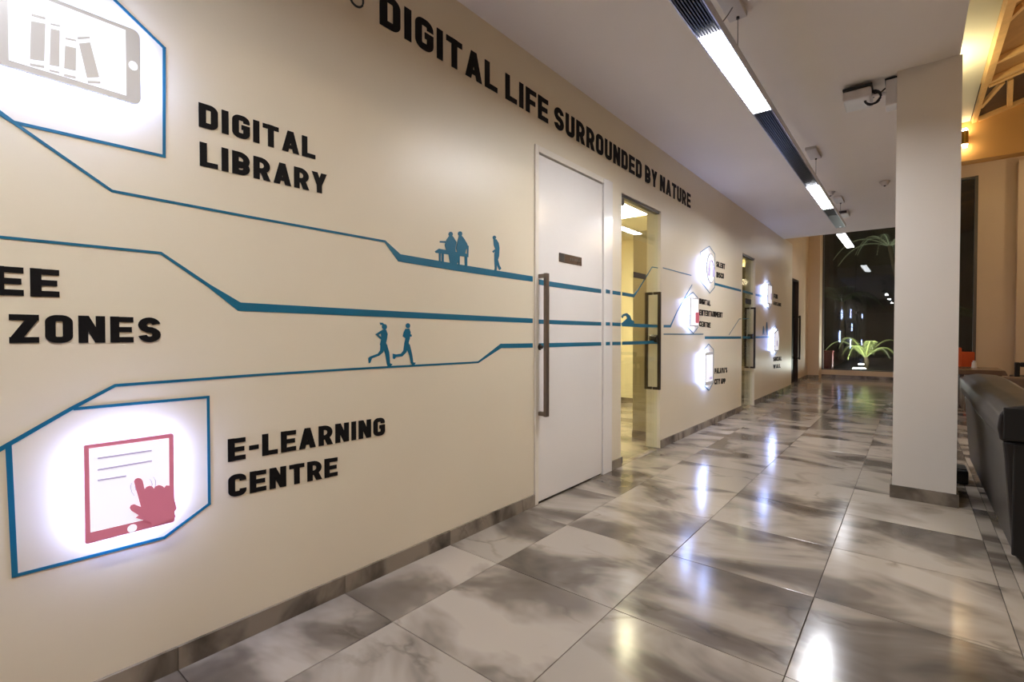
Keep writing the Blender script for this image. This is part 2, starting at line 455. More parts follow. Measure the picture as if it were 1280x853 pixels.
# ---- the lacquered door (door_1)
d1 = sroot('door_1', (XW, (D1[0]+D1[1])/2, 0), 'white lacquered flush door with a long steel bar handle')
LY0, LY1, LZ = 2.502, 3.325, 2.205
MB().box(XW - .045, XW + .002, LY0, LY1, 0.012, LZ).build('leaf', 'door', d1, bevel=.002, seg=1)
MB().box(XW - .1, XW + .010, D1[0], LY0 - .003, 0.0005, D1[2] - .0005).build('jamb', 'frame', d1, bevel=.002, seg=1)
MB().box(XW - .1, XW + .014, LY1 + .004, D1[1] - .0005, 0.0005, D1[2] - .0005).build('jamb', 'door', d1, bevel=.002, seg=1)
MB().box(XW - .1, XW + .010, LY0 - .003, LY1 + .004, LZ + .010, D1[2] - .0005).build('head_frame', 'frame', d1, bevel=.002, seg=1)
MB().box(XW - .1, XW - .02, LY0 - .003, LY1 + .004, LZ + .0005, LZ + .010).build('shadow_gap', 'plate_dark', d1)  # dark strip put in for the shade of the gap above the leaf
MB().box(XW - .03, XW - .012, LY0, LY1, 0.0005, 0.012).build('threshold_seal', 'plate_dark', d1)  # dark strip put in for the shade of the gap under the leaf
ph = XW + .062
hy = onX(683, 430, ph).y
hd = MB().box(ph - .011, ph + .011, hy - .017, hy + .017, .56, 1.455).build('handle', 'steel', d1, bevel=.003)
for z in (.575, 1.44): MB().box(XW + .002, ph - .011, hy - .014, hy + .014, z - .012, z + .012).build('bracket', 'steel', hd, bevel=.002, seg=1)
p = onX(673, 434)
k = MB(); k.tube([(XW + .002, p.y, p.z), (XW + .014, p.y, p.z)], .02, 16); k.tube([(XW + .014, p.y, p.z), (XW + .03, p.y, p.z)], .011, 12)
k.build('lock', 'darksteel', d1)
pl = MB().box(XW + .002, XW + .006, 2.735, 3.02, 1.558, 1.618).build('name_plate', 'plate', d1, bevel=.001, seg=1)
MB().box(XW + .006, XW + .0068, 2.74, 2.80, 1.562, 1.614).build('pictogram', 'plate_dark', pl)
for i in range(6): MB().box(XW + .006, XW + .0066, 2.865 + i*.022, 2.880 + i*.022, 1.582, 1.598).build('character', 'plate_dark', pl)

# ---- glass doors with paired bar handles
def glass_door(name, label, Ya, Yb, Zt, hpx, lockz, hz, plate=None, inner=None):
    r = sroot(name, (XW, (Ya+Yb)/2, 0), label)
    gx = XW - .035
    MB().box(gx - .006, gx + .006, Ya + .006, Yb - .006, .012, Zt - .03).build('glass_leaf', 'glass', r, bevel=.001, seg=1)
    MB().box(gx - .02, gx + .02, Ya + .002, Yb - .002, Zt - .022, Zt - .001).build('head_rail', 'darksteel', r)
    MB().box(gx - .018, gx + .018, Ya + .01, Ya + .075, .004, .062).build('pivot_patch', 'blackplastic', r, bevel=.003)
    MB().box(gx - .016, gx + .016, Ya + .006, Ya + .09, Zt - .085, Zt - .026).build('pivot_patch', 'darksteel', r, bevel=.003)
    MB().box(XI + .01, XW - .001, Ya + .0, Ya + .005, .0005, Zt - .001).build('jamb_lining', 'frame', r)
    MB().box(XI + .01, XW - .001, Yb - .005, Yb, .0005, Zt - .001).build('jamb_lining', 'frame', r)
    y = hpx
    for sx, nm in ((1, 'handle'), (-1, 'handle')):
        bx = gx + sx * .062
        h = MB().box(bx - .012, bx + .012, y - .016, y + .016, hz[0], hz[1]).build(nm, 'darksteel', r, bevel=.003)
        for z in (hz[0] + .012, hz[1] - .012):
            MB().box(gx + sx * .0061, bx - sx * .012, y - .014, y + .014, z - .012, z + .012).build('bracket', 'darksteel', h, bevel=.002, seg=1)
    k = MB(); k.tube([(gx - .035, y + .03, lockz), (gx + .035, y + .03, lockz)], .036, 18)
    k.build('lock', 'darksteel', r)
    if plate:
        MB().box(gx + .0065, gx + .010, plate[0], plate[1], plate[2], plate[3]).build('name_plate', 'plate_dark', r)
    return r
gx = XW - .035
hy1 = onX(824, 430, gx + .062).y
pa, pb = onX(791, 340, gx), onX(806, 350, gx)
g1 = glass_door('door_2', 'frameless glass door beside the white door', *G1, hy1, 1.03, (.56, 1.46), (pa.y, pb.y, pb.z + .0, pa.z))
hy2 = G2[1] - .12
pa, pb = onX(931, 373, gx), onX(938, 381, gx)
g2 = glass_door('door_3', 'frameless glass door farther along the mural wall', *G2, hy2, 1.03, (.56, 1.46), (pa.y, pb.y, pb.z, pa.z))

# ---- dark glazed door in the recess
r = sroot('door_4', (XREC, (RD[0]+RD[1])/2, 0), 'dark glazed door at the end of the recessed wall')
MB().box(XREC - .10, XREC - .07, RD[0] + .03, RD[1] - .03, .01, RD[2] - .03).build('leaf', 'blackplastic', r)
for a, b in ((RD[0], RD[0] + .03), (RD[1] - .03, RD[1])): MB().box(XREC - .139, XREC - .001, a + .0005, b - .0005, .0005, RD[2] - .0005).build('jamb', 'darkwood', r)
MB().box(XREC - .139, XREC - .001, RD[0] + .03, RD[1] - .03, RD[2] - .03, RD[2] - .0005).build('head_frame', 'darkwood', r)
h = MB().box(XREC + .03, XREC + .06, 12.26, 12.33, .5, 1.46).build('handle', 'darksteel', r, bevel=.004)
for z in (.53, 1.43): MB().box(XREC - .07, XREC + .03, 12.28, 12.31, z - .015, z + .015).build('bracket', 'darksteel', h)

# ---- rooms behind the glass doors
def room(tagname, x0, y0, y1, zc, px0, pw, ph_, lx, ly, label):
    w = MB()
    w.box(x0 - .1, x0, y0, y1, -.012, zc); w.box(x0 - .1, XI, y1, y1 + .1, -.012, zc); w.box(x0 - .1, XI, y0 - .1, y0, -.012, zc)
    o = struct(w.build('wall_' + tagname, 'room_wall'), label + ' walls')
    w = MB(); w.box(x0 - .1, XI, y0 - .1, y1 + .1, zc, zc + .08)
    struct(w.build('ceiling_' + tagname, 'room_wall'), label + ' ceiling')
    MB().box(x0 + .01, XI, y1 - .012, y1 - .0005, .0005, .075).build('skirting_tile', 'skirt', o)
    l = thing('ceiling_light', 'square warm-white ceiling light in the ' + label, 'ceiling light', (lx, ly, zc - .03))
    MB().box(lx - .32, lx + .32, ly - .42, ly + .42, zc - .028, zc - .0005).build('frame', 'frame', l)
    MB().box(lx - .29, lx + .29, ly - .39, ly + .39, zc - .034, zc - .0285).build('diffuser', 'roomlight', l)
    return o
room('room_1', -3.7, 2.75, 7.05, 2.52, 0, 0, 0, -2.72, 5.15, 'room behind the near glass door')
room('room_2', -3.2, 7.15, 10.30, 2.52, 0, 0, 0, -2.42, 9.55, 'room behind the far glass door')
def partition(name, X0, Y, Z, label):
    t = thing(name, label, 'partition', ((X0+XI)/2, Y, 0))
    MB().box(X0, XI - .001, Y, Y + .06, .0005, Z).build('panel', 'partition', t)
    MB().box(X0, XI - .001, Y - .012, Y - .0005, .0005, .078).build('skirting_tile', 'skirt', t)
    return t
partition('partition_panel', -2.235, 4.72, 2.12, 'grey-olive partition panel just inside the near glass door')
partition('partition_panel', -2.22, 8.45, 2.14, 'grey-olive partition panel just inside the far glass door')

# ---- far window
r = sroot('window_1', ((WX0+WX1)/2, YF, WZ0), 'tall night-dark window at the end of the corridor')
VX = onY(1069, 391, YF).x; VZ = onY(1069, 391, YF).z
xs = [WX0 + .03, VX, VX + 1.25, WX1 - .05]; zs = [WZ0 + .02, VZ, WZ1 - .04]
for i in range(3):
    for j in range(2):
        MB().box(xs[i] + .004, xs[i+1] - .004, YF + .05, YF + .062, zs[j] + .004, zs[j+1] - .004).build('pane', 'winglass', r)
MB().box(WX0 + .0005, WX0 + .03, YF + .005, YF + .1, WZ0, WZ1).build('window_frame', 'alu', r)
MB().box(WX1 - .05, WX1 - .0005, YF - .02, YF + .1, WZ0, WZ1).build('window_frame', 'alu', r)
MB().box(WX0, WX1, YF + .005, YF + .1, WZ1 - .04, WZ1 - .0005).build('window_frame', 'alu', r)
MB().box(WX0, WX1, YF + .005, YF + .1, WZ0 + .0005, WZ0 + .02).build('window_frame', 'alu', r)
for X in (VX, VX + 1.25):
    s = MB()
    for sx in (-1, 1):
        for sz in (-1, 1):
            s.tube([(X, YF + .02, VZ), (X + sx*.055, YF + .02, VZ + sz*.055)], .006, 8)
            s.tube([(X + sx*.055, YF + .012, VZ + sz*.055), (X + sx*.055, YF + .0495, VZ + sz*.055)], .014, 12)
    s.tube([(X, YF + .005, VZ), (X, YF + .05, VZ)], .022, 12)
    s.build('spider_fitting', 'alu', r)

# ---- hall roof: plaster strip, sloping boards, pine rails; ochre beam over the end wall
RX = 0.872; SL = 0.30
w = MB(); w.box(XREC - .14, RX, -2.6, YF, ZH, ZH + .1); w.box(XREC - .14, XR - .12, YS, YF, ZH, ZH + .1)
struct(w.build('ceiling_hall', 'plaster'), 'plaster ceiling strip above the lounge')
def roofz(x): return ZH + SL * (x - RX)
NR = Vector((-SL, 0, 1)).normalized()
def onroof(x, y, off=0.0):
    w = ray(x, y); p0 = Vector((RX, 0, ZH)) - NR * off
    return CP + w * ((p0 - CP).dot(NR) / w.dot(NR))
YM = onroof(1224, 106).y
def slab(y0, y1, name, m, label):
    v = [(RX, y0, ZH), (4.9, y0, roofz(4.9)), (4.9, y1, roofz(4.9)), (RX, y1, ZH)]
    mb = MB().add(v + [(a, b, c + .1) for a, b, c in v], [(0,1,2,3),(7,6,5,4),(0,4,5,1),(1,5,6,2),(2,6,7,3),(3,7,4,0)])
    return struct(mb.build(name, m), label)
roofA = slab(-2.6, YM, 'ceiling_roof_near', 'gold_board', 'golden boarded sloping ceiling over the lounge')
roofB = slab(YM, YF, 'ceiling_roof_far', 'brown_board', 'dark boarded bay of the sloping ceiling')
def rail(a, b, wd, hh, par):
    a = Vector(a) - NR * (hh/2 + .001); b = Vector(b) - NR * (hh/2 + .001)
    return MB().bar(a, b, wd, hh, NR).build('rail', 'pine', par)
rail((RX + .05, -2.5, roofz(RX + .05)), (RX + .05, YM - .1, roofz(RX + .05)), .10, .10, roofA)
rail((RX + .05, YM - .1, roofz(RX + .05)), (RX + .05, YF - .33, roofz(RX + .05)), .07, .07, roofB)
for yy, par in ((YM - .09, roofA), (YM + .09, roofB), (onroof(1236, 77).y, roofA), (onroof(1253, 2).y, roofA), (onroof(1253, 2).y - 1.9, roofA), (onroof(1253, 2).y - 3.6, roofA), (YF - .36, roofB)):
    rail((RX + .1, yy, roofz(RX + .1)), (4.7, yy, roofz(4.7)), .085, .085, par)
for (p, q, par) in (((1224, 133), (1252, 101), roofB), ((1262, 97), (1261, 139), roofB), ((1268, 135), (1280, 122), roofB), ((1251, 30), (1280, 2), roofA)):
    rail(onroof(*p), onroof(*q), .07, .06, par)
w = MB()
yb = YF - .32
zb = 4.62
w.add([(XREC, yb, zb), (4.8, yb, zb), (4.8, yb, roofz(4.8)), (RX, yb, ZH), (XREC, yb, ZH), (XREC, YF, zb), (4.8, YF, zb), (4.8, YF, roofz(4.8)), (RX, YF, ZH), (XREC, YF, ZH)],
      [(0,1,2,3,4), (9,8,7,6,5), (0,5,6,1), (1,6,7,2), (2,7,8,3), (3,8,9,4), (4,9,5,0)])
struct(w.build('trim_2', 'gold_wall'), 'ochre gable beam over the end wall')
w = MB()

# ================================================================== LETTERING
def arc(cx, cy, r, a0, a1, n=7):
    return [(cx + r*math.cos(math.radians(a0 + (a1-a0)*i/n)), cy + r*math.sin(math.radians(a0 + (a1-a0)*i/n))) for i in range(n+1)]
def stroke(pts, w, closed=False):
    pts = [p for i, p in enumerate(pts) if i == 0 or math.hypot(p[0]-pts[i-1][0], p[1]-pts[i-1][1]) > 1e-4]
    n = len(pts); L = []; R_ = []
    for i in range(n):
        p = Vector(pts[i])
        a = Vector(pts[i-1]) if (i or closed) else None
        b = Vector(pts[(i+1) % n]) if (i < n-1 or closed) else None
        d1_ = (p - a).normalized() if a is not None else None
        d2_ = (b - p).normalized() if b is not None else None
        if d1_ is None: d1_ = d2_
        if d2_ is None: d2_ = d1_
        n1 = Vector((-d1_.y, d1_.x)); n2 = Vector((-d2_.y, d2_.x)); m = n1 + n2
        m = m / max(.3, m.dot(n1)) if m.length > 1e-6 else n1
        L.append(tuple(p + m * w/2)); R_.append(tuple(p - m * w/2))
    quads = []
    for i in range(n if closed else n-1):
        j = (i+1) % n; quads.append([L[i], R_[i], R_[j], L[j]])
    return quads
def glyph(c, w, W):
    a = w/2; L, R_, B, Tt = a, W-a, a, 1-a; S = []; st = lambda p, cl=False: S.extend(stroke(p, w, cl))
    r = min(W*.42, .32) - 0.0; rc = max(.06, r - a)
    V = lambda x: S.append([(x-a, 0), (x+a, 0), (x+a, 1), (x-a, 1)])
    H = lambda x0, x1, y: S.append([(x0, y-a*.92), (x1, y-a*.92), (x1, y+a*.92), (x0, y+a*.92)])
    if c == 'I': V(a); return S, w
    if c == '-': H(0, W*.55, .47); return S, W*.55
    if c == "'": S.append([(0, .7), (w*.8, .7), (w*.9, 1), (0, 1)]); return S, w
    if c == 'L': V(L); H(0, W*.94, B); return S, W*.94
    if c == 'E': V(L); H(0, W*.97, B); H(0, W*.97, Tt); H(0, W*.9, .5); return S, W*.97
    if c == 'F': V(L); H(0, W*.95, Tt); H(0, W*.86, .47); return S, W*.92
    if c == 'T': H(0, W, Tt); V(W/2); return S, W
    if c in 'DO':
        q = arc(R_-rc, B+rc, rc, -90, 0) + arc(R_-rc, Tt-rc, rc, 0, 90)
        q += ([(L, Tt), (L, B)] if c == 'D' else arc(L+rc, Tt-rc, rc, 90, 180) + arc(L+rc, B+rc, rc, 180, 270))
        st(q, True); return S, W
    if c in 'CG':
        q = [(R_, .68), (R_, Tt-rc)] + arc(R_-rc, Tt-rc, rc, 0, 90)[1:] + arc(L+rc, Tt-rc, rc, 90, 180) + arc(L+rc, B+rc, rc, 180, 270) + arc(R_-rc, B+rc, rc, -90, 0)
        q += [(R_, .32)] if c == 'C' else [(R_, .52)]
        st(q)
        if c == 'G': H(W*.52, W, .5 - a*.1)
        return S, W
    if c == 'U': st([(L, 1)] + arc(L+rc, B+rc, rc, 180, 270) + arc(R_-rc, B+rc, rc, -90, 0) + [(R_, 1)]); return S, W
    if c == 'N': V(L); V(W*1.04-a); S.append([(0, 1), (w*1.08, 1), (W*1.04, 0), (W*1.04-w*1.08, 0)]); return S, W*1.04
    if c == 'M': W2 = W*1.3; V(L); V(W2-a); S.append([(0, 1), (w*1.05, 1), (W2/2+a, .3), (W2/2-a, .3)]); S.append([(W2-w*1.05, 1), (W2, 1), (W2/2+a, .3), (W2/2-a, .3)]); return S, W2
    if c == 'W':
        W2 = W*1.45
        for x0, x1, y0, y1 in ((0, W2*.25, 1, 0), (W2*.25, W2*.5, 0, 1), (W2*.5, W2*.75, 1, 0), (W2*.75, W2, 0, 1)):
            S.append([(x0-a*.2, y0), (x0+w*.8, y0), (x1+w*.8, y1), (x1-a*.2, y1)])
        return S, W2 + w*.8
    if c in 'AV':
        W2 = W*1.14; f = (lambda y: y) if c == 'A' else (lambda y: 1-y)
        S.append([(0, f(0)), (w*1.08, f(0)), (W2/2+w*.52, f(1)), (W2/2-w*.52, f(1))]); S.append([(W2-w*1.08, f(0)), (W2, f(0)), (W2/2+w*.52, f(1)), (W2/2-w*.52, f(1))])
        if c == 'A': S.append([(W2*.22, .17), (W2*.78, .17), (W2*.72, .17+w*.8), (W2*.28, .17+w*.8)])
        return S, W2
    if c == 'Y':
        W2 = W*1.1; S.append([(0, 1), (w*1.12, 1), (W2/2+a, .38), (W2/2-a, .38)]); S.append([(W2-w*1.12, 1), (W2, 1), (W2/2+a, .38), (W2/2-a, .38)])
        S.append([(W2/2-a, 0), (W2/2+a, 0), (W2/2+a, .45), (W2/2-a, .45)]); return S, W2
    if c == 'X':
        S.append([(0, 0), (w*1.1, 0), (W, 1), (W-w*1.1, 1)]); S.append([(W-w*1.1, 0), (W, 0), (w*1.1, 1), (0, 1)]); return S, W
    if c == 'Z': H(0, W, B); H(0, W, Tt); S.append([(0, w*.7), (w*1.2, w*.7), (W, 1-w*.7), (W-w*1.2, 1-w*.7)]); return S, W
    if c in 'PRB':
        lo = .38 if c == 'P' else .40
        hh = (Tt - lo)/2; rr = min(hh, W*.4)
        V(L)
        st([(L, Tt)] + arc(R_-rr, Tt-rr, rr, 90, 0) + arc(R_-rr, lo+rr, rr, 0, -90) + [(L, lo)])
        if c == 'R': S.append([(W*.36, .42), (W*.36+w*1.1, .42), (W*1.03, 0), (W*1.03-w*1.12, 0)])
        if c == 'B':
            mid = .48; h2 = (mid-B)/2; r2 = min(h2, W*.4)
            st([(L, mid)] + arc(R_-r2, mid-r2, r2, 90, 0) + arc(R_-r2, B+r2, r2, 0, -90) + [(L, B)])
        return S, W*1.02
    if c == 'S':
        h2 = (Tt-B)/4; rx = min(h2, W/2-a)
        st(arc(R_-rx, Tt-h2, rx, 8, 90) + arc(L+rx, Tt-h2, rx, 90.5, 269.5, 10) + arc(R_-rx, B+h2, rx, 89.5, -89.5, 10) + arc(L+rx, B+h2, rx, -90, -172))
        return S, W
    raise ValueError(c)

def lettering(name, label, cat, rows, X=XW, depth=.003, w=.222, W=.60, gap=.125, group=None):
    """rows: (text, y_left, y_right, z_base_left, z_base_right, cap height)"""
    root = thing(name, label, cat, (X, rows[0][1], min(r_[3] for r_ in rows)), group)
    for text, ya, yb_, za, zb_, cap in rows:
        pos = 0; items = []
        for ch in text:
            if ch == ' ': pos += W*.42; continue
            S, gw = glyph(ch, w, W); items.append((S, pos)); pos += gw + gap
        tot = pos - gap; k = (yb_ - ya)/tot
        for S, p0 in items:
            mb = MB()
            for qi, q in enumerate(S):
                pts = []
                for gx_, gy_ in q:
                    u = (p0 + gx_)/tot; pts.append((ya + (p0 + gx_)*k, za + (zb_-za)*u + gy_*cap))
                mb.wallpoly(pts, X + .0006, X + depth + .00004*qi)
            mb.build('letter', 'black', root)
    return root

lettering('wall_lettering', 'long black headline DIGITAL LIFE SURROUNDED BY NATURE high on the mural wall', 'lettering',
          [('DIGITAL LIFE SURROUNDED BY NATURE', 1.323, 5.222, 2.442, 2.396, .147)], w=.215, W=.60, gap=.125)
lettering('wall_lettering', 'black two-line lettering DIGITAL LIBRARY', 'lettering',
          [('DIGITAL', .611, 1.018, 1.764, 1.766, .079), ('LIBRARY', .613, 1.066, 1.636, 1.639, .079)])
lettering('wall_lettering', 'black two-line lettering E-LEARNING CENTRE', 'lettering',
          [('E-LEARNING', .690, 1.340, .638, .628, .079), ('CENTRE', .690, 1.106, .514, .497, .077)])
lettering('wall_lettering', 'black lettering FREE ZONES cut by the left edge', 'lettering',
          [('FREE', -.005, .264, 1.181, 1.182, .076), ('ZONES', .165, .498, 1.057, 1.055, .077)])
def two(px):  # small rows from pixels: (text, x0, ybase0, x1, ybase1, ytop0)
    out = []
    for t, x0, yb0, x1, yb1, yt0 in px:
        a, b, c = onX(x0, yb0), onX(x1, yb1), onX(x0, yt0)
        out.append((t, a.y, b.y, a.z, b.z, c.z - a.z))
    return out
lettering('wall_lettering', 'small black lettering SILENT DISCO on the far mural wall', 'lettering', two([('SILENT', 895.2, 333.5, 906, 336.8, 326.6), ('DISCO', 895.4, 347, 904.5, 348.8, 340)]))
lettering('wall_lettering', 'small black three-line lettering DIGITAL ENTERTAINMENT CENTRE', 'lettering',
          two([('DIGITAL', 874, 380, 888, 382.8, 373), ('ENTERTAINMENT', 874, 394.5, 903, 397.5, 387), ('CENTRE', 874, 408.3, 888, 410, 401.5)]))
lettering('wall_lettering', "small black lettering PALAVA'S CITY APP low on the far mural wall", 'lettering', two([("PALAVA'S", 893.2, 467.5, 908.6, 466, 460.6), ('CITY APP', 893, 481, 906.6, 479.6, 474)]))
lettering('wall_lettering', 'tiny black two-line lettering beside the highest distant light sign', 'lettering', two([('FUN', 967, 373, 971.8, 374, 367.3), ('ARCADE', 966.5, 381.2, 976.3, 383.5, 376.8)]))
lettering('wall_lettering', 'tiny black two-line lettering under the lowest distant light sign', 'lettering', two([('SOCIAL', 966.6, 452, 977, 450.8, 446.6), ('WALL', 966.6, 461, 975.5, 459.8, 456)]))
p = onX(445, -2)
c = MB(); c.tube([(XW + .003, p.y + .033*math.cos(2*PI*k/28), p.z + .034*math.sin(2*PI*k/28)) for k in range(28)], .0045, 6, closed=True)
tag(c.build('ring_emblem', 'ring'), 'thin dark green ring emblem before the headline', 'emblem')

# ================================================================== BLUE MURAL LINES
def ribbon(mb, pts, X, t=.0016):
    """tapered stripe: pts = (px, py, thickness in px); plane X"""
    P = []
    for x, y, th in pts:
        q = onX(x, y, X); q2 = onX(x, y + th, X)
        P.append((Vector((q.y, q.z)), abs(q2.z - q.z)))
    n = len(P); Lp, Rp = [], []
    for i in range(n):
        d1_ = (P[i][0] - P[i-1][0]).normalized() if i else (P[1][0] - P[0][0]).normalized()
        d2_ = (P[i+1][0] - P[i][0]).normalized() if i < n-1 else d1_
        n1 = Vector((-d1_.y, d1_.x)); n2 = Vector((-d2_.y, d2_.x)); m = n1 + n2; m = m / max(.4, m.dot(n1))
        Lp.append(P[i][0] + m * P[i][1]/2); Rp.append(P[i][0] - m * P[i][1]/2)
    for i in range(n-1):
        mb.wallpoly([tuple(Lp[i]), tuple(Rp[i]), tuple(Rp[i+1]), tuple(Lp[i+1])], X + .0005, X + .0005 + t)
    return mb
def line(name, label, pts, X=XW):
    return tag(ribbon(MB(), pts, X).build(name, 'blue', None), label, 'wall stripe')
line('mural_stripe', 'upper blue stripe stepping down from the tablet sign to the white door',
     [(-70, 95, 4.5), (-2, 141.5, 4.5), (17, 153.5, 4), (140, 239, 3.4), (310, 271, 3.0), (481, 302, 2.8), (499, 322.5, 9.5), (580, 336, 8.5), (665.6, 349, 6.8)])
line('mural_stripe', 'middle blue stripe running from the left edge to the white door',
     [(-60, 290, 4), (0, 296.5, 3.6), (201, 316.5, 3.2), (262, 358, 4.2), (299, 383.5, 10.5), (440, 390.5, 8.5), (665.6, 401.2, 5.6)])
line('mural_stripe', 'lower blue stripe from the tablet hand sign to the white door',
     [(-60, 597, 5.5), (5, 559, 5.5), (88, 511.5, 4.6), (144, 482, 3.6), (320, 469, 3.0), (440, 461.5, 2.6), (597.5, 453, 2.2), (626, 432.6, 5.5), (665.6, 432, 5.4)])
# stripes on the door and its frame
XD = XW + .002
for pts in ([(671.5, 352.3, 6.6), (686, 355, 6.4), (751.2, 364.3, 5.0)], [(671.5, 402.2, 5.4), (751.2, 405, 4.4)], [(671.5, 432, 5.4), (751.2, 430, 4.4)]):
    ribbon(MB(), pts, XD).build('stripe', 'blue', d1)
# between the doors
line('mural_stripe', 'short upper blue stripe between the white and glass doors', [(764.5, 365.6, 4.6), (775.5, 367.2, 4.4)])
line('mural_stripe', 'short middle blue stripe between the white and glass doors', [(764.5, 405.3, 4.2), (775.5, 405.8, 4.2)])
line('mural_stripe', 'short lower blue stripe between the white and glass doors', [(764.5, 429.6, 4.3), (775.5, 429.4, 4.2)])
for pts in ([(757.2, 364.2, 4.8), (762.3, 365.2, 4.7)], [(757.2, 405, 4.2), (762.3, 405.2, 4.2)], [(757.2, 429.8, 4.3), (762.3, 429.7, 4.3)]):
    ribbon(MB(), pts, XW + .014).build('stripe', 'blue', d1)
GX = gx + .006
ribbon(MB(), [(777.5, 367.4, 4.2), (792, 370, 4), (797, 363.5, 2.2), (815, 334, 1.2), (822.5, 335.2, 1.1)], GX).build('stripe', 'blue', g1)
ribbon(MB(), [(777.5, 406, 4.2), (800, 407.3, 4.2), (822.5, 408, 3.2)], GX).build('stripe', 'blue', g1)
ribbon(MB(), [(777.5, 429.3, 4.2), (822.5, 428, 3.8)], GX).build('stripe', 'blue', g1)
line('mural_stripe', 'thin blue line from the near glass door to the disco sign', [(828.5, 335, 1.1), (864, 344.5, 1.1)])
line('mural_stripe', 'blue stripe kinking steeply upward right of the near glass door', [(829.5, 408, 3.2), (838, 408, 3.2), (846, 390, 1.8), (865, 356, 1.2)])
line('mural_stripe', 'thin straight teal line under the entertainment centre sign', [(829.5, 418, 1.2), (879, 418, 1.2)])
line('mural_stripe', 'straight blue stripe left of the far glass door below mid height', [(881, 422.3, 3.2), (926.3, 422.2, 2.8)])
line('mural_stripe', 'blue stripe sloping down from the disco sign to the far glass door', [(893, 355, 3.0), (926.3, 363.6, 2.8)])
line('mural_stripe', 'faint thin blue line rising to the far glass door', [(911, 419, .9), (924, 399, .9), (926.3, 398.8, .9)])
line('mural_stripe', 'blue stripe right of the far glass door at the upper sign', [(944.5, 368.6, 2.6), (955, 371, 2.4)])
line('mural_stripe', 'blue stripe right of the far glass door at the lower sign', [(944.5, 421.8, 2.6), (962, 421.4, 2.4)])
ribbon(MB(), [(928.5, 364.2, 2.7), (943, 368.2, 2.6)], GX).build('stripe', 'blue', g2)
ribbon(MB(), [(928.5, 422.1, 2.7), (943, 421.9, 2.6)], GX).build('stripe', 'blue', g2)
ribbon(MB(), [(928.5, 398.6, .9), (936, 398.6, .9)], GX).build('stripe', 'blue', g2)

# ---- blue silhouettes (flat vinyl)
def z8(x, y): return (440 + x/4.0625, 270 + y/4.0625)
def circ(cx, cy, r, n=14): return [(cx + r*math.cos(2*PI*i/n), cy + r*1.12*math.sin(2*PI*i/n)) for i in range(n)]
def decal(name, label, cat, polys, conv, X=XW, m='blue', parent=None, t=.0018):
    mb = MB()
    for i, poly in enumerate(polys):
        q = [onX(*conv(*p), X) for p in poly]
        mb.wallpoly([(v.y, v.z) for v in q], X + .0005, X + .0005 + t + i*.00004)
    o = mb.build(name, m, parent)
    if parent is None: tag(o, label, cat)
    return o
decal('bench_silhouette', 'blue silhouette of two people seated on a bench above the upper stripe', 'wall decal', [
    circ(500, 93, 11), [(494,100),(507,100),(516,110),(530,134),(524,165),(526,196),(493,196),(476,172),(470,148),(478,122)], [(445,128),(480,128),(480,138),(445,136)],
    [(488,188),(512,190),(509,243),(497,243)], [(512,190),(530,195),(528,240),(515,250),(508,250)],
    circ(548, 91, 11), [(542,100),(555,100),(566,112),(583,140),(589,158),(578,172),(572,196),(538,196),(527,165),(536,122)],
    [(530,192),(552,192),(530,250),(514,250)], [(536,196),(546,200),(546,255),(538,255)], [(583,150),(591,152),(590,200),(584,200)],
    [(420,180),(440,167),(500,178),(590,194),(590,210),(425,188)], [(440,183),(449,184),(449,240),(441,238)], [(453,184),(465,186),(465,242),(455,240)], [(571,205),(584,207),(584,262),(572,260)]], z8)
decal('walker_silhouette', 'blue silhouette of a person walking on the upper stripe', 'wall decal', [
    circ(722, 110, 8.5), [(717,117),(732,119),(744,138),(748,165),(746,205),(738,230),(722,230),(722,195),(727,170),(719,148)], [(722,225),(735,228),(734,270),(732,280),(719,281),(724,268)],
    [(730,225),(741,224),(748,250),(757,268),(748,276),(738,258)], [(712,180),(724,170),(728,178),(716,188)]], z8)
decal('jogger_silhouette', 'blue silhouette of a jogging woman with a ponytail above the lower stripe', 'wall decal', [
    circ(164, 564, 13), [(140,542),(155,543),(164,552),(158,560),(150,552),(144,555)], [(152,578),(172,578),(180,600),(176,628),(172,645),(176,664),(152,672),(141,655),(148,625),(146,600)],
    [(118,602),(148,582),(156,592),(134,604),(152,620),(146,628)], [(150,655),(176,652),(188,695),(192,748),(204,754),(198,762),(182,768),(176,752),(168,702)],
    [(144,655),(164,668),(158,692),(138,710),(100,724),(92,746),(84,749),(82,722),(92,714),(130,700),(142,684)]], z8)
decal('jogger_silhouette', 'blue silhouette of the right-hand jogger above the lower stripe', 'wall decal', [
    circ(283, 558, 11.5), [(270,574),(290,572),(297,592),(292,625),(286,645),(292,664),(268,668),(264,650),(271,622),(257,612),(262,590)], [(282,596),(302,604),(302,614),(284,612)],
    [(268,655),(292,652),(304,702),(310,744),(323,746),(316,756),(306,760),(298,748),(290,708)],
    [(264,655),(282,668),(276,692),(254,714),(222,716),(214,728),(206,724),(206,700),(222,704),(248,700),(260,684)]], z8)
def z7(x, y): return (640 + x/3.28, 380 + y/3.28)
decal('wave_swimmer', '', '', [[(448,78),(462,68),(472,58),(466,49),(456,52),(454,60),(447,52),(456,42),(470,38),(483,48),(490,66),(500,72),(500,90),(448,88)]], z7, GX + .0022, 'blue', g1)
def zj(x, y): return (920 + x/5.0125, 310 + y/5.0125)
decal('figure_silhouette', 'small distant blue silhouette of the taller of two figures', 'wall decal', [[(190,466),(195,466),(198,500),(200,548),(196,550),(193,520),(190,548),(187,548),(188,500)]], zj)
decal('figure_silhouette', 'small distant blue silhouette of the shorter of two figures', 'wall decal', [[(170,490),(174,490),(177,515),(178,546),(174,546),(172,525),(170,546),(167,546),(167,515)]], zj)

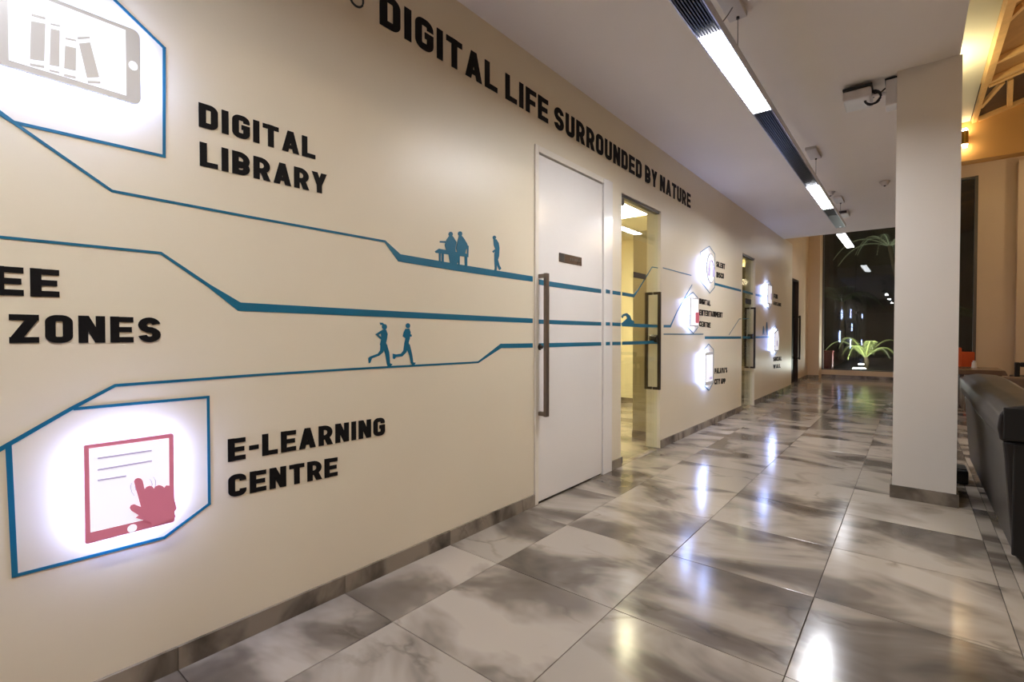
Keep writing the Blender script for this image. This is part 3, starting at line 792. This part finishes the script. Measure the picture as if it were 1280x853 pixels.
# ================================================================== BACKLIT SIGNS
def yz(x, y): q = onX(x, y); return (q.y, q.z)
def sign(name, label, outline, panel, body_mat, frame_w=.006, stand=.042, screen=None, thick=.012, group=None):
    """outline: polylines of (Y,Z) with widths; panel: polygon of (Y,Z) standing off the wall with a led strip behind"""
    cy = sum(p[0] for p in panel)/len(panel); cz = min(p[1] for p in panel)
    root = thing(name, label, 'light sign', (XW, cy, cz), group)
    for pl_ in outline:
        mb = MB()
        for i in range(len(pl_)-1):
            a = Vector(pl_[i][:2]); b = Vector(pl_[i+1][:2]); wa = pl_[i][2]; d = (b-a).normalized(); n = Vector((-d.y, d.x)); ex = d * (wa*.45)
            mb.wallpoly([tuple(a-ex+n*wa/2), tuple(a-ex-n*wa/2), tuple(b+ex-n*wa/2), tuple(b+ex+n*wa/2)], XW + .0006, XW + .0022 + i*.00005)
        mb.build('outline', 'blue', root)
    cz2 = sum(p[1] for p in panel)/len(panel)
    x0, x1 = XW + stand, XW + stand + thick
    pn = MB().wallpoly(panel, x0, x1).build('panel', body_mat, root)
    # led strip: a rim set in from the panel edge, between wall and panel
    ins = [(cy + (p[0]-cy)*.93, cz2 + (p[1]-cz2)*.94) for p in panel]
    mb = MB(); n = len(ins)
    for i in range(n):
        a, b = ins[i], ins[(i+1) % n]
        mb.add([(XW + .006, *a), (XW + .006, *b), (x0 - .002, *b), (x0 - .002, *a)], [(0,1,2,3)])
    mb.build('led_strip', 'led', root, recalc=False)
    if screen: 
        s_ = MB().wallpoly(screen, x1, x1 + .0015).build('screen', 'screen', pn)
    return root, pn, x1

def rounded(x0, x1, z0, z1, r, n=4):
    P = []
    for cx, cz, a0 in ((x1-r, z1-r, 0), (x0+r, z1-r, 90), (x0+r, z0+r, 180), (x1-r, z0+r, 270)):
        P += [(cx + r*math.cos(math.radians(a0+90*i/n)), cz + r*math.sin(math.radians(a0+90*i/n))) for i in range(n+1)]
    return P
# digital library sign: landscape tablet
lw = .0085
ol = [[(*yz(17, 153), lw), (*yz(205, 195.5), lw), (*yz(205, 60), lw), (*yz(143, 0), lw), (.35, 2.12, lw), (-.05, 2.12, lw), (-.05, 1.80, lw), (*yz(17, 153), lw)]]
s1, pn, x1 = sign('backlit_sign', 'backlit grey tablet sign with book icons inside a blue outline', ol, rounded(.118, .442, 1.757, 1.972, .018), 'grey_acrylic',
                  screen=[(.168, 1.772), (.407, 1.772), (.407, 1.960), (.168, 1.960)])
MB().wallpoly([(.424 + .011*math.cos(2*PI*i/18), 1.865 + .013*math.sin(2*PI*i/18)) for i in range(18)], x1, x1 + .0015).build('home_button', 'screen', pn)
def zt(x, y): return (x/3.003, y/3.003)
XS = x1 + .0016
for polys in ([[(116,80),(170,90),(166,230),(112,222)], [(118,52),(170,66),(170,74),(118,60)], [(112,238),(166,248),(166,256),(112,247)]],
              [[(190,108),(224,116),(222,250),(186,244)], [(190,88),(226,96),(226,101),(190,93)], [(186,262),(222,270),(222,276),(186,268)]],
              [[(244,172),(286,182),(284,266),(240,256)], [(246,142),(286,150),(286,156),(246,148)], [(240,278),(284,288),(284,296),(240,286)]],
              [[(296,164),(338,160),(372,290),(326,292)], [(290,140),(336,138),(337,145),(292,148)], [(328,304),(376,306),(377,314),(330,312)]]):
    decal('book_icon', '', '', polys, zt, XS, 'grey_acrylic', pn, t=.0015)
# e-learning sign: portrait tablet with hand
ol = [[(*yz(94, 511.2), lw), (*yz(260, 496.5), lw), (*yz(261.5, 630), lw), (*yz(205.5, 672), lw), (*yz(20, 719.5), .0095)], [(*yz(18.5, 719), .012), (*yz(10.5, 557), .011)]]
def z9(x, y): return (90 + x/5.02, 520 + y/5.02)
def P9(l): return [yz(*z9(*p)) for p in l]
s2, pn, x1 = sign('backlit_sign', 'backlit rose tablet sign with a pointing hand inside a blue outline', ol, rounded(.302, .515, .496, .772, .006), 'pink_acrylic',
                  screen=P9([(78,188),(572,125),(575,592),(88,702)]))
XS = x1 + .0016
MB().wallpoly([(yz(*z9(345,678))[0] + .0115*math.cos(2*PI*i/18), yz(*z9(345,678))[1] + .0115*math.sin(2*PI*i/18)) for i in range(18)], x1, x1 + .0015).build('home_button', 'screen', pn)
for a, b in (((160,268),(500,218)), ((160,340),(502,283)), ((160,406),(340,378))):
    decal('text_line', '', '', [[(a[0],a[1]-5),(b[0],b[1]-5),(b[0],b[1]+5),(a[0],a[1]+5)]], z9, XS, 'lilac', pn, t=.001)
decal('hand_icon', '', '', [[(388,412),(396,396),(414,389),(432,394),(442,408),(454,462),(466,446),(486,438),(504,444),(512,458),(524,442),(546,434),(566,440),(578,452),(590,436),(620,440),(656,580),(640,604),(649,634),(506,695),(496,668),(398,640),(418,624),(372,596),(361,578),(368,562),(388,554),(432,572)]], z9, XS, 'pink_acrylic', pn, t=.003)
for (cx, pts) in ((0, [(340,400),(334,425),(342,455),(358,478)]), (1, [(366,405),(362,425),(366,442),(378,456)]), (2, [(452,375),(464,392),(468,410),(460,428)]), (3, [(474,362),(488,384),(490,408),(482,432)])):
    mb = MB()
    for i in range(3):
        a, b = pts[i], pts[i+1]; mb.wallpoly([(q.y, q.z) for q in (onX(*z9(a[0]-2, a[1])), onX(*z9(a[0]+2, a[1])), onX(*z9(b[0]+2, b[1])), onX(*z9(b[0]-2, b[1])))], XS, XS + .001)
    mb.build('touch_wave', 'lilac', pn)
def hexo(cy, cz, w_, h_):
    return [[(cy-w_, cz-h_*.55, .008), (cy-w_, cz+h_*.6, .008), (cy+w_*.2, cz+h_, .008), (cy+w_, cz+h_*.75, .008), (cy+w_, cz-h_*.7, .008), (cy+w_*.3, cz-h_, .008), (cy-w_, cz-h_*.55, .008)]]
def yr(px, py, half): return onX(px, py, XW + .054).y - half   # right edge of a standing-off panel
# silent disco: round headphone sign
cy, cz = yr(893.5, 335, .14), 1.815
s3, pn, x1 = sign('backlit_sign', 'backlit headphone sign beside the SILENT DISCO lettering', hexo(5.80, cz, .26, .27), [(cy + .14*math.cos(2*PI*i/24), cz + .17*math.sin(2*PI*i/24)) for i in range(24)], 'grey_acrylic',
                  screen=[(cy + .125*math.cos(2*PI*i/24), cz + .155*math.sin(2*PI*i/24)) for i in range(24)])
mb = MB(); mb.tube([(x1 + .006, cy + .08*math.cos(math.radians(a)), cz - .01 + .1*math.sin(math.radians(a))) for a in range(0, 181, 15)], .008, 6); mb.build('headband', 'lilac', pn)
for sg in (-1, 1): MB().wallpoly(rounded(cy + sg*.08 - .022, cy + sg*.08 + .022, cz - .09, cz, .015), x1 + .0016, x1 + .012).build('ear_cup', 'lilac', pn)
# entertainment centre: tablet with pink hand
cy, cz = yr(873, 390, .12), 1.30
s4, pn, x1 = sign('backlit_sign', 'backlit tablet sign with a pink mark beside the ENTERTAINMENT lettering', hexo(5.27, cz, .21, .22), rounded(cy - .12, cy + .12, cz - .15, cz + .15, .01), 'grey_acrylic', screen=rounded(cy - .11, cy + .11, cz - .135, cz + .14, .004))
MB().wallpoly(rounded(cy + .03, cy + .13, cz - .11, cz + .0, .012), x1 + .0016, x1 + .006).build('pink_mark', 'pink_bright', pn)
MB().wallpoly([(cy - .06, cz + .02), (cy - .05, cz + .02), (cy - .05, cz + .10), (cy - .06, cz + .10)], x1 + .0016, x1 + .003).build('bar_icon', 'lilac', pn)
# city app: phone
cy, cz = yr(891, 460, .125), .685
s5, pn, x1 = sign('backlit_sign', 'backlit phone sign beside the CITY APP lettering', hexo(5.80, cz, .23, .27), rounded(cy - .125, cy + .125, cz - .19, cz + .18, .02), 'grey_acrylic', screen=rounded(cy - .115, cy + .115, cz - .15, cz + .15, .004))
for i in range(3): MB().wallpoly(rounded(cy + .0 + i*.035, cy + .025 + i*.035, cz - .13, cz - .10, .004), x1 + .0016, x1 + .003).build('app_icon', 'lilac', pn)
# two distant signs
cy, cz = yr(965, 368, .15), 1.70
s6, pn, x1 = sign('backlit_sign', 'backlit square sign right of the far glass door, the upper of two', hexo(8.85, cz, .22, .24), rounded(cy - .15, cy + .15, cz - .16, cz + .16, .02), 'grey_acrylic', screen=rounded(cy - .13, cy + .13, cz - .14, cz + .14, .01))
MB().wallpoly(rounded(cy + .05, cy + .12, cz - .08, cz + .02, .01), x1 + .0016, x1 + .004).build('mark', 'lilac', pn)
cy, cz = yr(974, 426, .19), .955
s7, pn, x1 = sign('backlit_sign', 'backlit house-shaped sign right of the far glass door, the lower of two', hexo(9.35, cz, .27, .25), [(cy-.16, cz-.18), (cy+.14, cz-.18), (cy+.19, cz+.02), (cy+.1, cz+.2), (cy-.16, cz+.14)], 'grey_acrylic', screen=[(cy-.14, cz-.16), (cy+.12, cz-.16), (cy+.165, cz+.02), (cy+.09, cz+.17), (cy-.14, cz+.12)])
MB().wallpoly(rounded(cy - .02, cy + .06, cz - .1, cz + .0, .01), x1 + .0016, x1 + .004).build('mark', 'lilac', pn)

# ================================================================== LINEAR PENDANT
PX0, PX1, PZ0, PZ1 = -.796, -.684, 2.462, 2.506
PE = 7.72
pd = thing('linear_pendant', 'long slim silver pendant light with black louvres and lit white panels', 'pendant light', ((PX0+PX1)/2, 3.0, PZ0))
MB().box(PX0, PX0 + .006, -2.2, PE, PZ0, PZ1).build('housing_side', 'fixture', pd)
MB().box(PX1 - .006, PX1, -2.2, PE, PZ0, PZ1).build('housing_side', 'fixture', pd)
MB().box(PX0 + .006, PX1 - .006, -2.2, PE, PZ1 - .012, PZ1 - .0005).build('housing_top', 'louvre', pd)
MB().box(PX0, PX1, PE, PE + .006, PZ0, PZ1).build('end_cap', 'louvre', pd)
MB().box(PX0, PX1, -2.206, -2.2, PZ0, PZ1).build('end_cap', 'louvre', pd)
lamps = [(-.70, .32), (2.37, 3.38), (5.42, 6.47)]
prev = -2.2
for a, b in lamps + [(PE, None)]:
    mb = MB()
    for i in range(8):
        x = PX0 + .006 + (PX1 - PX0 - .012) * (i + .5)/8
        mb.box(x - .0028, x + .0028, prev + .004, a - .004, PZ0 + .002, PZ0 + .028)
    if b is None:
        mb.box(PX0 + .007, PX1 - .007, PE - .85, PE - .004, PZ0 + .001, PZ0 + .006)
    mb.build('louvre', 'louvre', pd)
    if b is not None:
        MB().box(PX0 + .007, PX1 - .007, a, b, PZ0 + .004, PZ0 + .012).build('diffuser', 'diffuser', pd)
        prev = b
MB().tube([(-.74, PE - .06, PZ0 - .0005), (-.74, PE - .06, PZ0 - .004)], .012, 12).build('indicator', 'screen', pd)
for yy in (2.80 - 2.75, 2.80, 5.53, 7.62):
    cn = MB().box(-.785, -.695, yy - .30, yy + .03, HC - .028, HC - .0005).build('canopy', 'canopy', pd, bevel=.004)
    MB().tube([(-.735, yy, HC - .03), (-.735, yy + .002, PZ1)], .0022, 6).build('suspension_cable', 'cable', pd)
    MB().tube([(-.735, yy, HC - .04), (-.735, yy, HC - .028)], .008, 10).build('gripper', 'darksteel', cn)
MB().tube([(-.735, 2.70, HC - .03), (-.737, 2.62, HC - .11), (-.74, 2.52, HC - .2), (-.74, 2.48, PZ1)], .003, 6).build('power_cable', 'cable', pd)

# ---- short pendant hanging in the tall bay past the corridor
fa, fb, fc = onZ(1046, 294, 2.86), onZ(1056, 292, 2.86), onZ(1058, 310, 2.86)
fx, fy0, fy1, fwd = (fa.x + fb.x)/2, fc.y, (fa.y + fb.y)/2, max(.09, fb.x - fa.x)
fy0, fy1 = min(fy0, fy1), max(fy0, fy1)
fp = thing('linear_pendant', 'short lit white pendant hanging before the top of the far window', 'pendant light', (fx, (fy0+fy1)/2, 2.86))
MB().box(fx - fwd/2 - .006, fx + fwd/2 + .006, fy0 - .02, fy1 + .02, 2.868, 2.90).build('housing', 'louvre', fp)
MB().box(fx - fwd/2, fx + fwd/2, fy0, fy1, 2.858, 2.8675).build('diffuser', 'dim_diffuser', fp)
for yy in (fy0 + .1, fy1 - .1): MB().tube([(fx, yy, 2.90), (fx, yy, ZH - .001)], .0025, 6).build('suspension_cable', 'cable', fp)

# ---- small things on the ceiling
def detector(label, X, Y, g=None, r=.05):
    t = thing('smoke_detector', label, 'detector', (X, Y, HC - .05))
    MB().cyl((X, Y), r, HC - .014, HC - .0005, 20).build('base', 'canopy', t)
    MB().cyl((X, Y), r*.55, HC - .045, HC - .014, 20, r*.85).build('sensor_head', 'canopy', t, smooth=False)
    MB().cyl((X, Y), r*.2, HC - .055, HC - .045, 12).build('indicator', 'blackplastic', t)
detector('round white detector on the ceiling beside the linear pendant', *onZ(1038, 240, HC).xy)
detector('round white detector on the ceiling close to the column', *onZ(1106, 227, HC).xy)
p = onZ(1055, 265, HC)
t = thing('ceiling_speaker', 'small white box fixed to the ceiling past the pendant end', 'ceiling box', (p.x, p.y, HC - .06))  # third canopy of the long pendant, built as a separate box
MB().box(p.x - .06, p.x + .06, p.y - .14, p.y + .14, HC - .055, HC - .0005).build('body', 'canopy', t, bevel=.006)
MB().box(p.x - .045, p.x + .045, p.y - .145, p.y - .1405, HC - .045, HC - .012).build('grille', 'darksteel', t)

# ---- white camera housing bracketed off the column
t = thing('security_camera', 'white camera housing with a coiled black cable bracketed to the column', 'camera', (-.2, 4.25, 2.6))
cyb = 4.2
MB().box(-.392, -.232, cyb - .09, cyb + .14, 2.685, 2.752).build('housing', 'whitebox', t, bevel=.012)
MB().box(-.392, -.225, cyb - .10, cyb + .15, 2.752, 2.768).build('sun_shield', 'blackplastic', t, bevel=.004)
MB().box(-.155, CX0 - .0005, cyb - .06, cyb + .06, 2.60, 2.772).build('wall_box', 'whitebox', t, bevel=.006)
MB().box(-.160, -.095, cyb - .066, cyb + .066, 2.772, 2.779).build('box_lid', 'blackplastic', t)
MB().tube([(-.155, cyb, 2.705), (-.195, cyb - .005, 2.715), (-.235, cyb, 2.715)], .012, 10).build('arm', 'whitebox', t)
mb = MB(); pts = []
cc = onY(1091, 117, cyb - .02)
for i in range(3*20 + 1):
    a = 2*PI*i/20; rr = .042 + .004*math.sin(i*.7)
    pts.append((cc.x + rr*math.cos(a + .6), cyb - .02 + .006*math.sin(i*.31), cc.z - .028 + rr*1.1*math.sin(a + .6)))
mb.tube(pts, .0055, 6); mb.tube([(-.235, cyb - .01, 2.745), (-.215, cyb - .015, 2.72), pts[0]], .005, 6); mb.tube([pts[-1], (-.19, cyb - .02, 2.71), (-.155, cyb - .02, 2.735)], .005, 6)
mb.build('coiled_cable', 'blackcable', t)

# ================================================================== LOUNGE (right)
def sofa_back(prof, y0, y1):
    """back section (X,Z) swept along Y"""
    n = len(prof); m = 9; vs = []; fs = []
    for j in range(m):
        y = y0 + (y1-y0)*j/(m-1)
        sag = .006*math.sin(PI*j/(m-1)*3)
        for x, z in prof: vs.append((x, y, z + (sag if z > .5 else 0)))
    for j in range(m-1):
        for i in range(n): fs.append((j*n+i, j*n+(i+1) % n, (j+1)*n+(i+1) % n, (j+1)*n+i))
    fs.append(tuple(range(n-1,-1,-1))); fs.append(tuple((m-1)*n+i for i in range(n)))
    return MB().add(vs, fs)
sx = .338
t = thing('leather_sofa', 'dark brown leather sofa seen from behind at the right edge', 'sofa', (.75, 4.1, 0))
YA, YB = 3.06, 5.2
prof = [(sx+.055,.06),(sx+.02,.10),(sx+.002,.30),(sx-.012,.52),(sx-.02,.60),(sx+.19,.60),(sx+.20,.3),(sx+.20,.06)]
sofa_back(prof, YA + .02, YB - .02).build('backrest', 'leather', t, bevel=.012, smooth=False)
prof = [(sx-.030,.605),(sx-.040,.66),(sx-.034,.72),(sx-.01,.755),(sx+.05,.770),(sx+.16,.765),(sx+.205,.74),(sx+.22,.68),(sx+.205,.605)]
sofa_back(prof, YA, YB).build('top_roll', 'leather', t, bevel=.008)
MB().box(sx+.20, sx+.86, YA + .16, (YA+YB)/2 - .004, .27, .43).build('seat_cushion', 'leather', t, bevel=.03, seg=3)
MB().box(sx+.20, sx+.86, (YA+YB)/2 + .004, YB - .16, .27, .43).build('seat_cushion', 'leather', t, bevel=.03, seg=3)
MB().box(sx+.19, sx+.84, YA + .04, YB - .04, .08, .27).build('seat_base', 'leather', t, bevel=.01)
for a in (YA + .01, YB - .155): MB().box(sx+.17, sx+.86, a, a + .145, .08, .60).build('armrest', 'leather_black', t, bevel=.03, seg=3)
MB().box(sx+.012, sx+.19, YA + .004, YA + .019, .10, .595).build('end_panel', 'leather_black', t, bevel=.006)  # shading of the sofa end, put in as a black piece
MB().box(sx-.022, sx+.20, YA - .012, YA - .0005, .615, .755).build('end_panel', 'leather_black', t, bevel=.005)  # same painted shading on the end of the roll
for x in (sx+.10, sx+.78):
    for y in (YA + .12, YB - .12): MB().cyl((x, y), .022, .0005, .085, 14, .03).build('leg', 'blackplastic', t)

def low_sofa(x0, x1, y0, y1, label, seat_m='brownleather'):
    t = thing('low_sofa', label, 'sofa', ((x0+x1)/2, (y0+y1)/2, 0))
    MB().box(x0, x1, y0, y0 + .22, .10, .56).build('backrest', seat_m, t, bevel=.035, seg=3)
    n = 3; L = (x1 - x0 - .3)/n
    for i in range(n): MB().box(x0 + .15 + i*L + .004, x0 + .15 + (i+1)*L - .004, y0 + .22, y1, .24, .40).build('seat_cushion', seat_m, t, bevel=.03, seg=3)
    MB().box(x0 + .02, x1 - .02, y0 + .03, y1 - .02, .10, .24).build('seat_base', seat_m, t, bevel=.008)
    for a in (x0, x1 - .148): MB().box(a, a + .148, y0 + .221, y1 - .01, .10, .50).build('armrest', seat_m, t, bevel=.03, seg=3)
    for x in (x0 + .1, x1 - .1):
        for y in (y0 + .1, y1 - .1): MB().cyl((x, y), .02, .0005, .10, 12, .028).build('leg', 'blackplastic', t)
low_sofa(.50, 2.35, 8.15, 8.95, 'low brown leather sofa standing across the lounge behind the near sofa')
t = thing('lounge_table', 'low brown lounge table beyond the low sofa', 'table', (.95, 9.9, 0))
MB().add([(.50,9.55,.49),(1.03,9.55,.49),(1.03,10.35,.49),(.50,10.35,.49),(.50,9.55,.56),(1.0,9.55,.56),(1.0,10.35,.56),(.50,10.35,.56)], [(0,3,2,1),(4,5,6,7),(0,1,5,4),(1,2,6,5),(2,3,7,6),(3,0,4,7)]).build('table_top', 'tabletop', t, bevel=.006)
for x in (.56, .95):
    for y in (9.62, 10.28): MB().box(x - .025, x + .025, y - .025, y + .025, .0005, .49).build('leg', 'darkwood', t)
c = thing('candle_holder', 'small pale candle holder on the low lounge table', 'candle holder', (.73, 10.15, .56))
MB().cyl((.73, 10.15), .032, .5605, .64, 16, .026).build('cup', 'frame', c)
MB().cyl((.73, 10.15), .018, .64, .665, 12).build('candle', 'whitebox', c)
def chair(x, y, rot, label, m, legm, hb=.82):
    t = thing('lounge_chair', label, 'chair', (x, y, 0))
    cs, sn = math.cos(rot), math.sin(rot)
    def bx(nm, a, b, c_, d, z0, z1, mm, bev=.02):
        mb = MB().box(a, b, c_, d, z0, z1)
        mb.v = [Vector((x + p.x*cs - p.y*sn, y + p.x*sn + p.y*cs, p.z)) for p in mb.v]
        return mb.build(nm, mm, t, bevel=bev)
    bx('seat', -.25, .25, -.24, .26, .36, .46, m); bx('backrest', -.25, .25, -.32, -.23, .40, hb, m)
    for s_ in (-1, 1):
        for yy in (-.24, .2): bx('leg', s_*.22 - .018, s_*.22 + .018, yy - .018, yy + .018, .0005, .36, legm, .003)
    return t
chair(.44, 12.2, 0.0, 'bright orange upholstered chair in front of the far window', 'orange', 'darkwood')
chair(.68, 13.15, 0.0, 'darker orange upholstered chair near the window frame', 'orange', 'darkwood', .72)
# black framed chair by the right edge
t = thing('armchair', 'black open-backed chair at the right edge beyond the sofas', 'chair', (1.28, 10.6, 0))
p0 = onY(1268, 453, 10.6)
bxl = p0.x
top = p0.z
MB().box(bxl, bxl + .06, 10.57, 10.63, .40, top).build('back_post', 'blackplastic', t, bevel=.012)
MB().box(bxl + .44, bxl + .50, 10.57, 10.63, .40, top).build('back_post', 'blackplastic', t, bevel=.012)
MB().box(bxl + .06, bxl + .44, 10.57, 10.63, top - .07, top).build('back_rail', 'blackplastic', t, bevel=.012)
MB().box(bxl, bxl + .50, 10.60, 11.08, .36, .42).build('seat', 'blackplastic', t, bevel=.015)
for x in (bxl + .03, bxl + .47):
    for y in (10.63, 11.05): MB().box(x - .018, x + .018, y - .018, y + .018, .0005, .36).build('leg', 'blackplastic', t)
# black block on the floor just behind the column
t = thing('floor_block', 'small black weighted base on the floor just behind the column', 'base', (.29, 4.85, 0))
MB().box(.235, .322, 4.74, 4.95, .0005, .10).build('body', 'blackplastic', t, bevel=.012)
MB().box(.245, .312, 4.76, 4.93, .10, .106).build('pad', 'leather_black', t)

# ---- hall lights
def updown(label, x, y, z0, z1):
    t = thing('wall_light', label, 'wall light', (x, y, z0))
    MB().cyl((x, y), .055, z0, z1, 20).build('tube', 'brass', t)
    MB().cyl((x, y), .048, z1 - .004, z1 + .05, 20, .035).build('bulb', 'bulb', t)
    MB().cyl((x, y), .035, z0 - .06, z0 + .004, 20, .048).build('bulb', 'bulb', t)
    MB().box(x - .03, x + .03, y + .05, yb - .0005, (z0+z1)/2 - .04, (z0+z1)/2 + .04).build('bracket', 'brass', t)
updown('brass up-and-down wall light on the ochre beam beside the column', .79, yb - .12, 4.93, 5.20)
def uplighter(label, y):
    t = thing('bulkhead_uplight', label, 'wall light', (XR + .06, y, 4.9))
    MB().box(XR + .0005, XR + .16, y - .18, y + .18, 4.80, 4.86).build('tray', 'brass', t)
    MB().box(XR + .03, XR + .14, y - .16, y + .16, 4.862, 4.87).build('lamp', 'tray_lamp', t)
t = thing('uplight_bowl', 'brass uplight bowl hanging under the plaster strip past the corridor', 'pendant light', (.21, 10.45, 4.75))
MB().cyl((.21, 10.45), .08, 4.75, 4.84, 24, .19).build('bowl', 'brass', t)
MB().cyl((.21, 10.45), .15, 4.841, 4.85, 24).build('lamp', 'tray_lamp', t)
for k in range(3): MB().tube([(.21 + .17*math.cos(k*2.1), 10.45 + .17*math.sin(k*2.1), 4.835), (.21, 10.45, ZH - .001)], .003, 6).build('rod', 'brass', t)
uplighter('brass uplight tray on the bulkhead over the middle of the corridor', 5.5)
uplighter('brass uplight tray on the bulkhead over the near end of the corridor', 1.5)
def globe(label, x, y, z):  # globes added out of view to light the lounge warmly
    t = thing('globe_pendant', label, 'pendant light', (x, y, z), None)
    MB().sphere((x, y, z), .16, 20, 12).build('globe', 'globe', t, smooth=True)
    MB().cyl((x, y), .05, z + .15, z + .2, 14).build('cap', 'brass', t)
    MB().tube([(x, y, z + .2), (x, y, roofz(x) - .001)], .004, 6).build('cord', 'blackcable', t)
globe('warm globe pendant over the near part of the lounge', 3.0, 1.2, 3.7)
globe('warm globe pendant over the near middle of the lounge', 3.0, 5.0, 3.7)
globe('warm globe pendant over the far middle of the lounge', 3.0, 8.8, 3.7)
globe('warm globe pendant over the far end of the lounge', 3.0, 12.4, 3.7)

# ================================================================== GARDEN OUTSIDE
w = MB(); w.box(-7, 8, YF + .13, 24, -.12, .16)
struct(w.build('ground', 'soil'), 'dark garden ground outside the window')
w = MB(); w.box(-7, 8, 22.6, 22.8, .16, 6.5)
struct(w.build('wall_garden', 'gardenwall'), 'dim garden wall outside')
def frond(mb, base, az, L, rise, droop, nl=22, ll=.28, wd=.022):
    base = Vector(base); dirh = Vector((math.cos(az), math.sin(az), 0)); side = Vector((-math.sin(az), math.cos(az), 0)); P = []
    for i in range(nl+1):
        u = i/nl; P.append(base + dirh * (L*u*(1 - .12*u)) + Vector((0, 0, rise*math.sin(u*PI*.62) - droop*u*u)))
    mb.tube(P, [.016*(1-.8*i/nl) + .003 for i in range(nl+1)], 5)
    for i in range(2, nl+1):
        d = (P[i] - P[i-1]).normalized(); u = i/nl; l = ll*(.35 + 1.1*math.sin(PI*min(1, u*.95 + .08)))*.75
        for s_ in (-1, 1):
            tip = P[i] + (side*s_*.85 + d*.55 + Vector((0,0,-.28))).normalized() * l
            mid = P[i].lerp(tip, .45) + Vector((0,0,.02))
            wv = d * wd*.5
            o = len(mb.v)
            mb.v += [P[i] - wv*.5, P[i] + wv*.5, mid + wv, mid - wv, tip]
            mb.f += [(o, o+1, o+2, o+3), (o+3, o+2, o+4)]
def palm(name, label, base, h, nf, L, rise, droop, m, ll=.28, az0=0, wd=.024, lean=(0,0)):
    t = thing(name, label, 'palm', base)
    top_ = Vector(base) + Vector((lean[0], lean[1], h))
    b = Vector(base)
    MB().tube([b, b.lerp(top_, .35) + Vector((.02,0,0)), b.lerp(top_, .7) + Vector((.02,0,0)), top_], [.09, .07, .06, .05] if h > 1 else [.07, .06, .05, .04], 10).build('trunk', 'bark', t)
    for i in range(nf):
        mb = MB(); a = az0 + 2*PI*i/nf + random.uniform(-.2, .2)
        frond(mb, top_ - Vector((0,0,.02)), a, L*random.uniform(.85, 1.1), rise*random.uniform(.7, 1.25), droop*random.uniform(.8, 1.25), ll=ll, wd=wd)
        mb.build('frond', m, t, recalc=False)
    return t
gp = onY(1082, 455, 15.6)
palm('garden_palm', 'low bright green palm lit from below outside the window', (gp.x, 15.6, .16), .30, 9, .95, .62, .45, 'leaf', .17, .2, .018)
gq = onY(1112, 307, 17.7)
palm('garden_palm', 'tall palm whose pale crown hangs at the top of the window', (gq.x + .55, 17.8, .16), gq.z - .16, 11, 1.5, .50, .75, 'leaf_pale', .12, .5, .018, (-.55, -.1))
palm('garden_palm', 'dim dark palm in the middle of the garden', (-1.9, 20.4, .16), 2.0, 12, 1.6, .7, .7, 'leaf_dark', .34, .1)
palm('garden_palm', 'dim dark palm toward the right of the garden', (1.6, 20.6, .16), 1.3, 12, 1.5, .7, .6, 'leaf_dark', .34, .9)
gu = onY(1074, 462, 14.75)
t = thing('garden_uplight', 'bright round ground uplight beneath the low palm', 'ground light', (gu.x, 14.75, .16))
MB().cyl((gu.x, 14.75), .15, .1605, .21, 24).build('housing', 'darksteel', t)
MB().cyl((gu.x, 14.75), .13, .21, .216, 24).build('lens', 'uplight', t)
gr = onY(1034, 455, 14.55)
gv = (gq.x - .55, 16.9)
t = thing('garden_uplight', 'second ground uplight in front of the tall palm trunk', 'ground light', (gv[0], gv[1], .16))
MB().cyl(gv, .11, .1605, .20, 24).build('housing', 'darksteel', t)
MB().cyl(gv, .09, .20, .206, 24).build('lens', 'uplight', t)
t = thing('red_bin', 'dark red box standing outside at the left of the window', 'box', (gr.x, 14.55, .16))
MB().box(gr.x - .12, gr.x + .12, 14.45, 14.66, .1605, .60).build('body', 'red', t, bevel=.01)
MB().box(gr.x - .13, gr.x + .13, 14.44, 14.67, .60, .64).build('lid', 'red', t, bevel=.008)

# ---- things of a kind share a group phrase
GROUPS = {'mural_stripe': 'blue mural stripes', 'backlit_sign': 'backlit icon signs on the mural wall', 'wall_lettering': 'black lettering on the mural wall',
          'garden_palm': 'palms in the garden', 'garden_uplight': 'ground uplights in the garden', 'lounge_chair': 'orange chairs by the window',
          'globe_pendant': 'globe pendants over the lounge', 'smoke_detector': 'detectors on the corridor ceiling', 'bulkhead_uplight': 'uplight trays on the bulkhead',
          'ceiling_light': 'ceiling lights in the side rooms', 'partition_panel': 'partitions inside the glass doors', 'figure_silhouette': 'distant standing silhouettes',
          'jogger_silhouette': 'jogging silhouettes', 'linear_pendant': 'linear pendants'}
for o in bpy.data.objects:
    if o.parent is None:
        g_ = GROUPS.get(o.name.split('.')[0])
        if g_: o['group'] = g_
